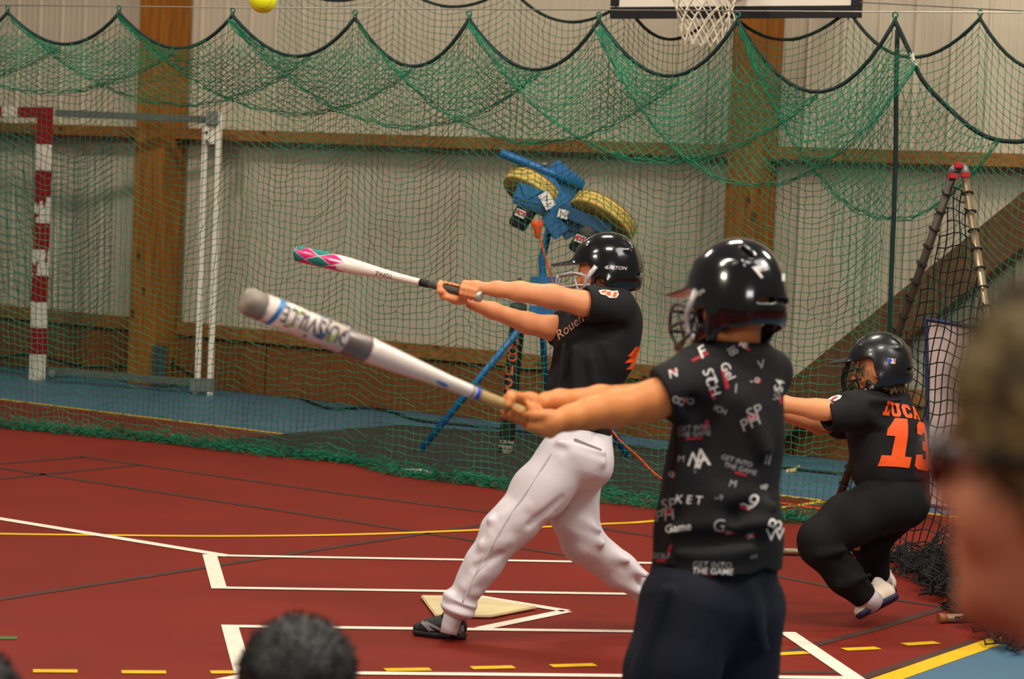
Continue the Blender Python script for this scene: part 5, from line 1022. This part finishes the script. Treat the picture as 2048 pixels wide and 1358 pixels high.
# ------------------------------------------------------------------ onlookers in front of the camera
m_hairk = mat('hair_black', (15, 12, 12), .55, .2, 60, .3, 200); m_hairb = mat('hair_brown_grey', (146, 126, 78), .8, scale=26., rgb2=(52, 40, 22), bump=.5, bscale=140)
m_dark = mat('dark_shirt', (24, 22, 26), .85, .1, 20)
def hair_cap(f, o, R, s, th=.012, low=-.05, face=.045):
    T = lambda *p: o+R@(A(*p)*s)
    f.ell(T(-.014, 0, .034), A(.096+th, .076+th, .086+th)*s, R, 0); f.ell(T(-.045, 0, -.02), A(.062+th*.6, .066+th*.6, .075)*s, R, .03)
    f.cut(T(face, 0, .045), unit(R@A(1, 0, -.62))); f.cut(T(-.04, 0, low), unit(R@A(.35, 0, -1)))
def sitter(label, hpos, yaw, s, cloth, hair, skin, low_z, hair_th=.014, seed=1, res=.007, face=.045):
    P = empty('person', (hpos[0], hpos[1], 0)); tag(P, label, 'person')
    R = frame(A(math.cos(yaw), math.sin(yaw), 0)); T = lambda *p: hpos+R@(A(*p)*s)
    lo = hpos-A(.55, .55, 0)*s; lo[2] = low_z-.06; hi = hpos+A(.55, .55, .2)*s
    f = Field(lo, hi, res); head(f, hpos, R, s, T(-.03, 0, -.17), .05)
    sh = -.20
    f.chain([(T(-.03, 0, sh), .06*s), (T(-.03, 0, -.35), .10*s), (T(-.03, 0, -.60), .11*s)], .04)
    hipz = hpos[2]-.66*s
    for y in (-1, 1):
        f.chain([(T(-.03, y*.14, -.235), .045*s), (T(.06, y*.19, -.43), .038*s), (T(.26, y*.12, -.50), .026*s)], .02)
        fist(f, T(.285, y*.11, -.50), R@A(0, 0, 1), R@A(1, 0, 0), R@A(0, -y, 0), T(.26, y*.12, -.50), .95*s, .010)
        f.chain([(T(-.0, y*.09, -.64), .075*s), (T(.36, y*.16, -.62 if hipz > .3 else -.52), .055*s), (A(*T(.36 if hipz > .3 else .50, y*.13, 0)[:2], low_z+.05), .038*s), (A(*T(.52 if hipz > .3 else .60, y*.14, 0)[:2], low_z+.03), .032*s)], .02)
    f.build('body', skin, P); eyes(hpos, R, s, P)
    g = Field(lo, hi, res)
    g.chain([(T(-.03, 0, -.24), .085*s), (T(-.03, 0, -.36), .13*s), (T(-.03, 0, -.62), .135*s)], .05, sq=(R[:, 0], .8))
    g.cone(T(-.03, -.13, -.235), T(-.03, .13, -.235), .062*s, .062*s, .05); g.cone(T(-.03, 0, -.16), T(-.03, 0, -.22), .060*s, .075*s, .03)
    for y in (-1, 1): g.chain([(T(-.03, y*.14, -.235), .062*s), (T(.03, y*.172, -.36), .053*s)], .03)
    g.ell(T(-.03, 0, -.145), A(.057, .058, .035)*s, R, .005, 'sub'); wrinkle(g, [((.8, .2, .5), 40, 0), ((.3, .4, -.8), 27, 1.)], .004); g.build('shirt', cloth, P)
    g = Field(lo, hi, res)
    for y in (-1, 1): g.chain([(T(-.03, y*.06, -.63), .115*s), (T(.0, y*.09, -.64), .09*s), (T(.36, y*.16, -.62 if hipz > .3 else -.52), .07*s), (A(*T(.36 if hipz > .3 else .50, y*.13, 0)[:2], low_z+.11), .052*s)], .03)
    g.build('trousers', m_navy, P)
    h = Field(hpos-.18*s, hpos+.18*s, .004); hair_cap(h, hpos, R, s, hair_th, face=face); wrinkle(h, [((.7, .3, .6), 120, 0), ((.3, .7, -.5), 170, 1.)], .003); ho = h.build('hair', hair, P)
    q = [Vector(v) for v in h.V[::37]]; g_ = np.random.default_rng(seed); sel = h.V[g_.integers(0, len(h.V), 1600)]; dr = sel-hpos; dr /= np.linalg.norm(dr, axis=1, keepdims=True)
    d = dr*.55+g_.normal(0, .35, dr.shape)+A(0, 0, -.25); d /= np.linalg.norm(d, axis=1, keepdims=True); V, Q = cords(sel-dr*.004, sel+d*.010*s, .0011); o = mesh('loose_hair', V, Q, hair, ho); o['kind'] = 'stuff'
    return P, R
sitter('dark haired child sitting low at the bottom, only the top of the head showing', PD(596, 1396, 4.2), math.radians(85), .98, m_dark, m_hairk, m_skin2, 0., .026, 3)
sitter('dark haired onlooker in the bottom left corner, mostly outside the picture', PD(-78, 1455, 4.0), math.radians(95), .98, m_dark, m_hairk, m_skin2, 0., .024, 4)
hD = PD(2204, 928, 1.78); yD = math.atan2(.60, -.80)
B6, RD_ = sitter('blurred man with short greyish brown hair and dark glasses at the right edge', hD, yD, 1.14, m_dark, m_hairb, m_skin3, .0, .016, 5, .007, .085)
T = lambda *p: hD+RD_@(A(*p)*1.14)
gl = MB()
m_lens = mat('lens_red_glint', (84, 22, 16), .1, spec=.6, coat=.5)  # red glint of the dark lenses is put into their base colour
for y in (-1, 1): gl.tube(spline([T(.100, y*.006, .006), T(.098, y*.03, .014), T(.090, y*.062, .010), T(.06, y*.083, .006), T(.0, y*.086, .004), T(-.02, y*.084, -.012)], 5), .0035, 6)
fr = gl.build('glasses', m_guardk, B6, True)
for y in (-1, 1): l_ = Field(T(.09, y*.034, -.004)-.05, T(.09, y*.034, -.004)+.05, .003); l_.ell(T(.096, y*.036, -.005), (.010, .030, .023), RD_@frame((1, y*.35, 0)), 0); l_.build('lens', m_lens, fr)
bench = empty('bench', (hD[0], hD[1], 0)); tag(bench, 'low wooden bench under the seated man at the right edge', 'bench')
bx, by, bz = hD[0]+.03, hD[1]-.03, hD[2]-.86
MB().box((bx, by, bz-.02), (.55, .17, .02), None, .006).build('seat', m_rail, bench)
for dx in (-.45, .45): MB().box((bx+dx, by, (bz-.04)/2), (.03, .15, (bz-.04)/2), None, .004).build('leg', m_rail, bench)
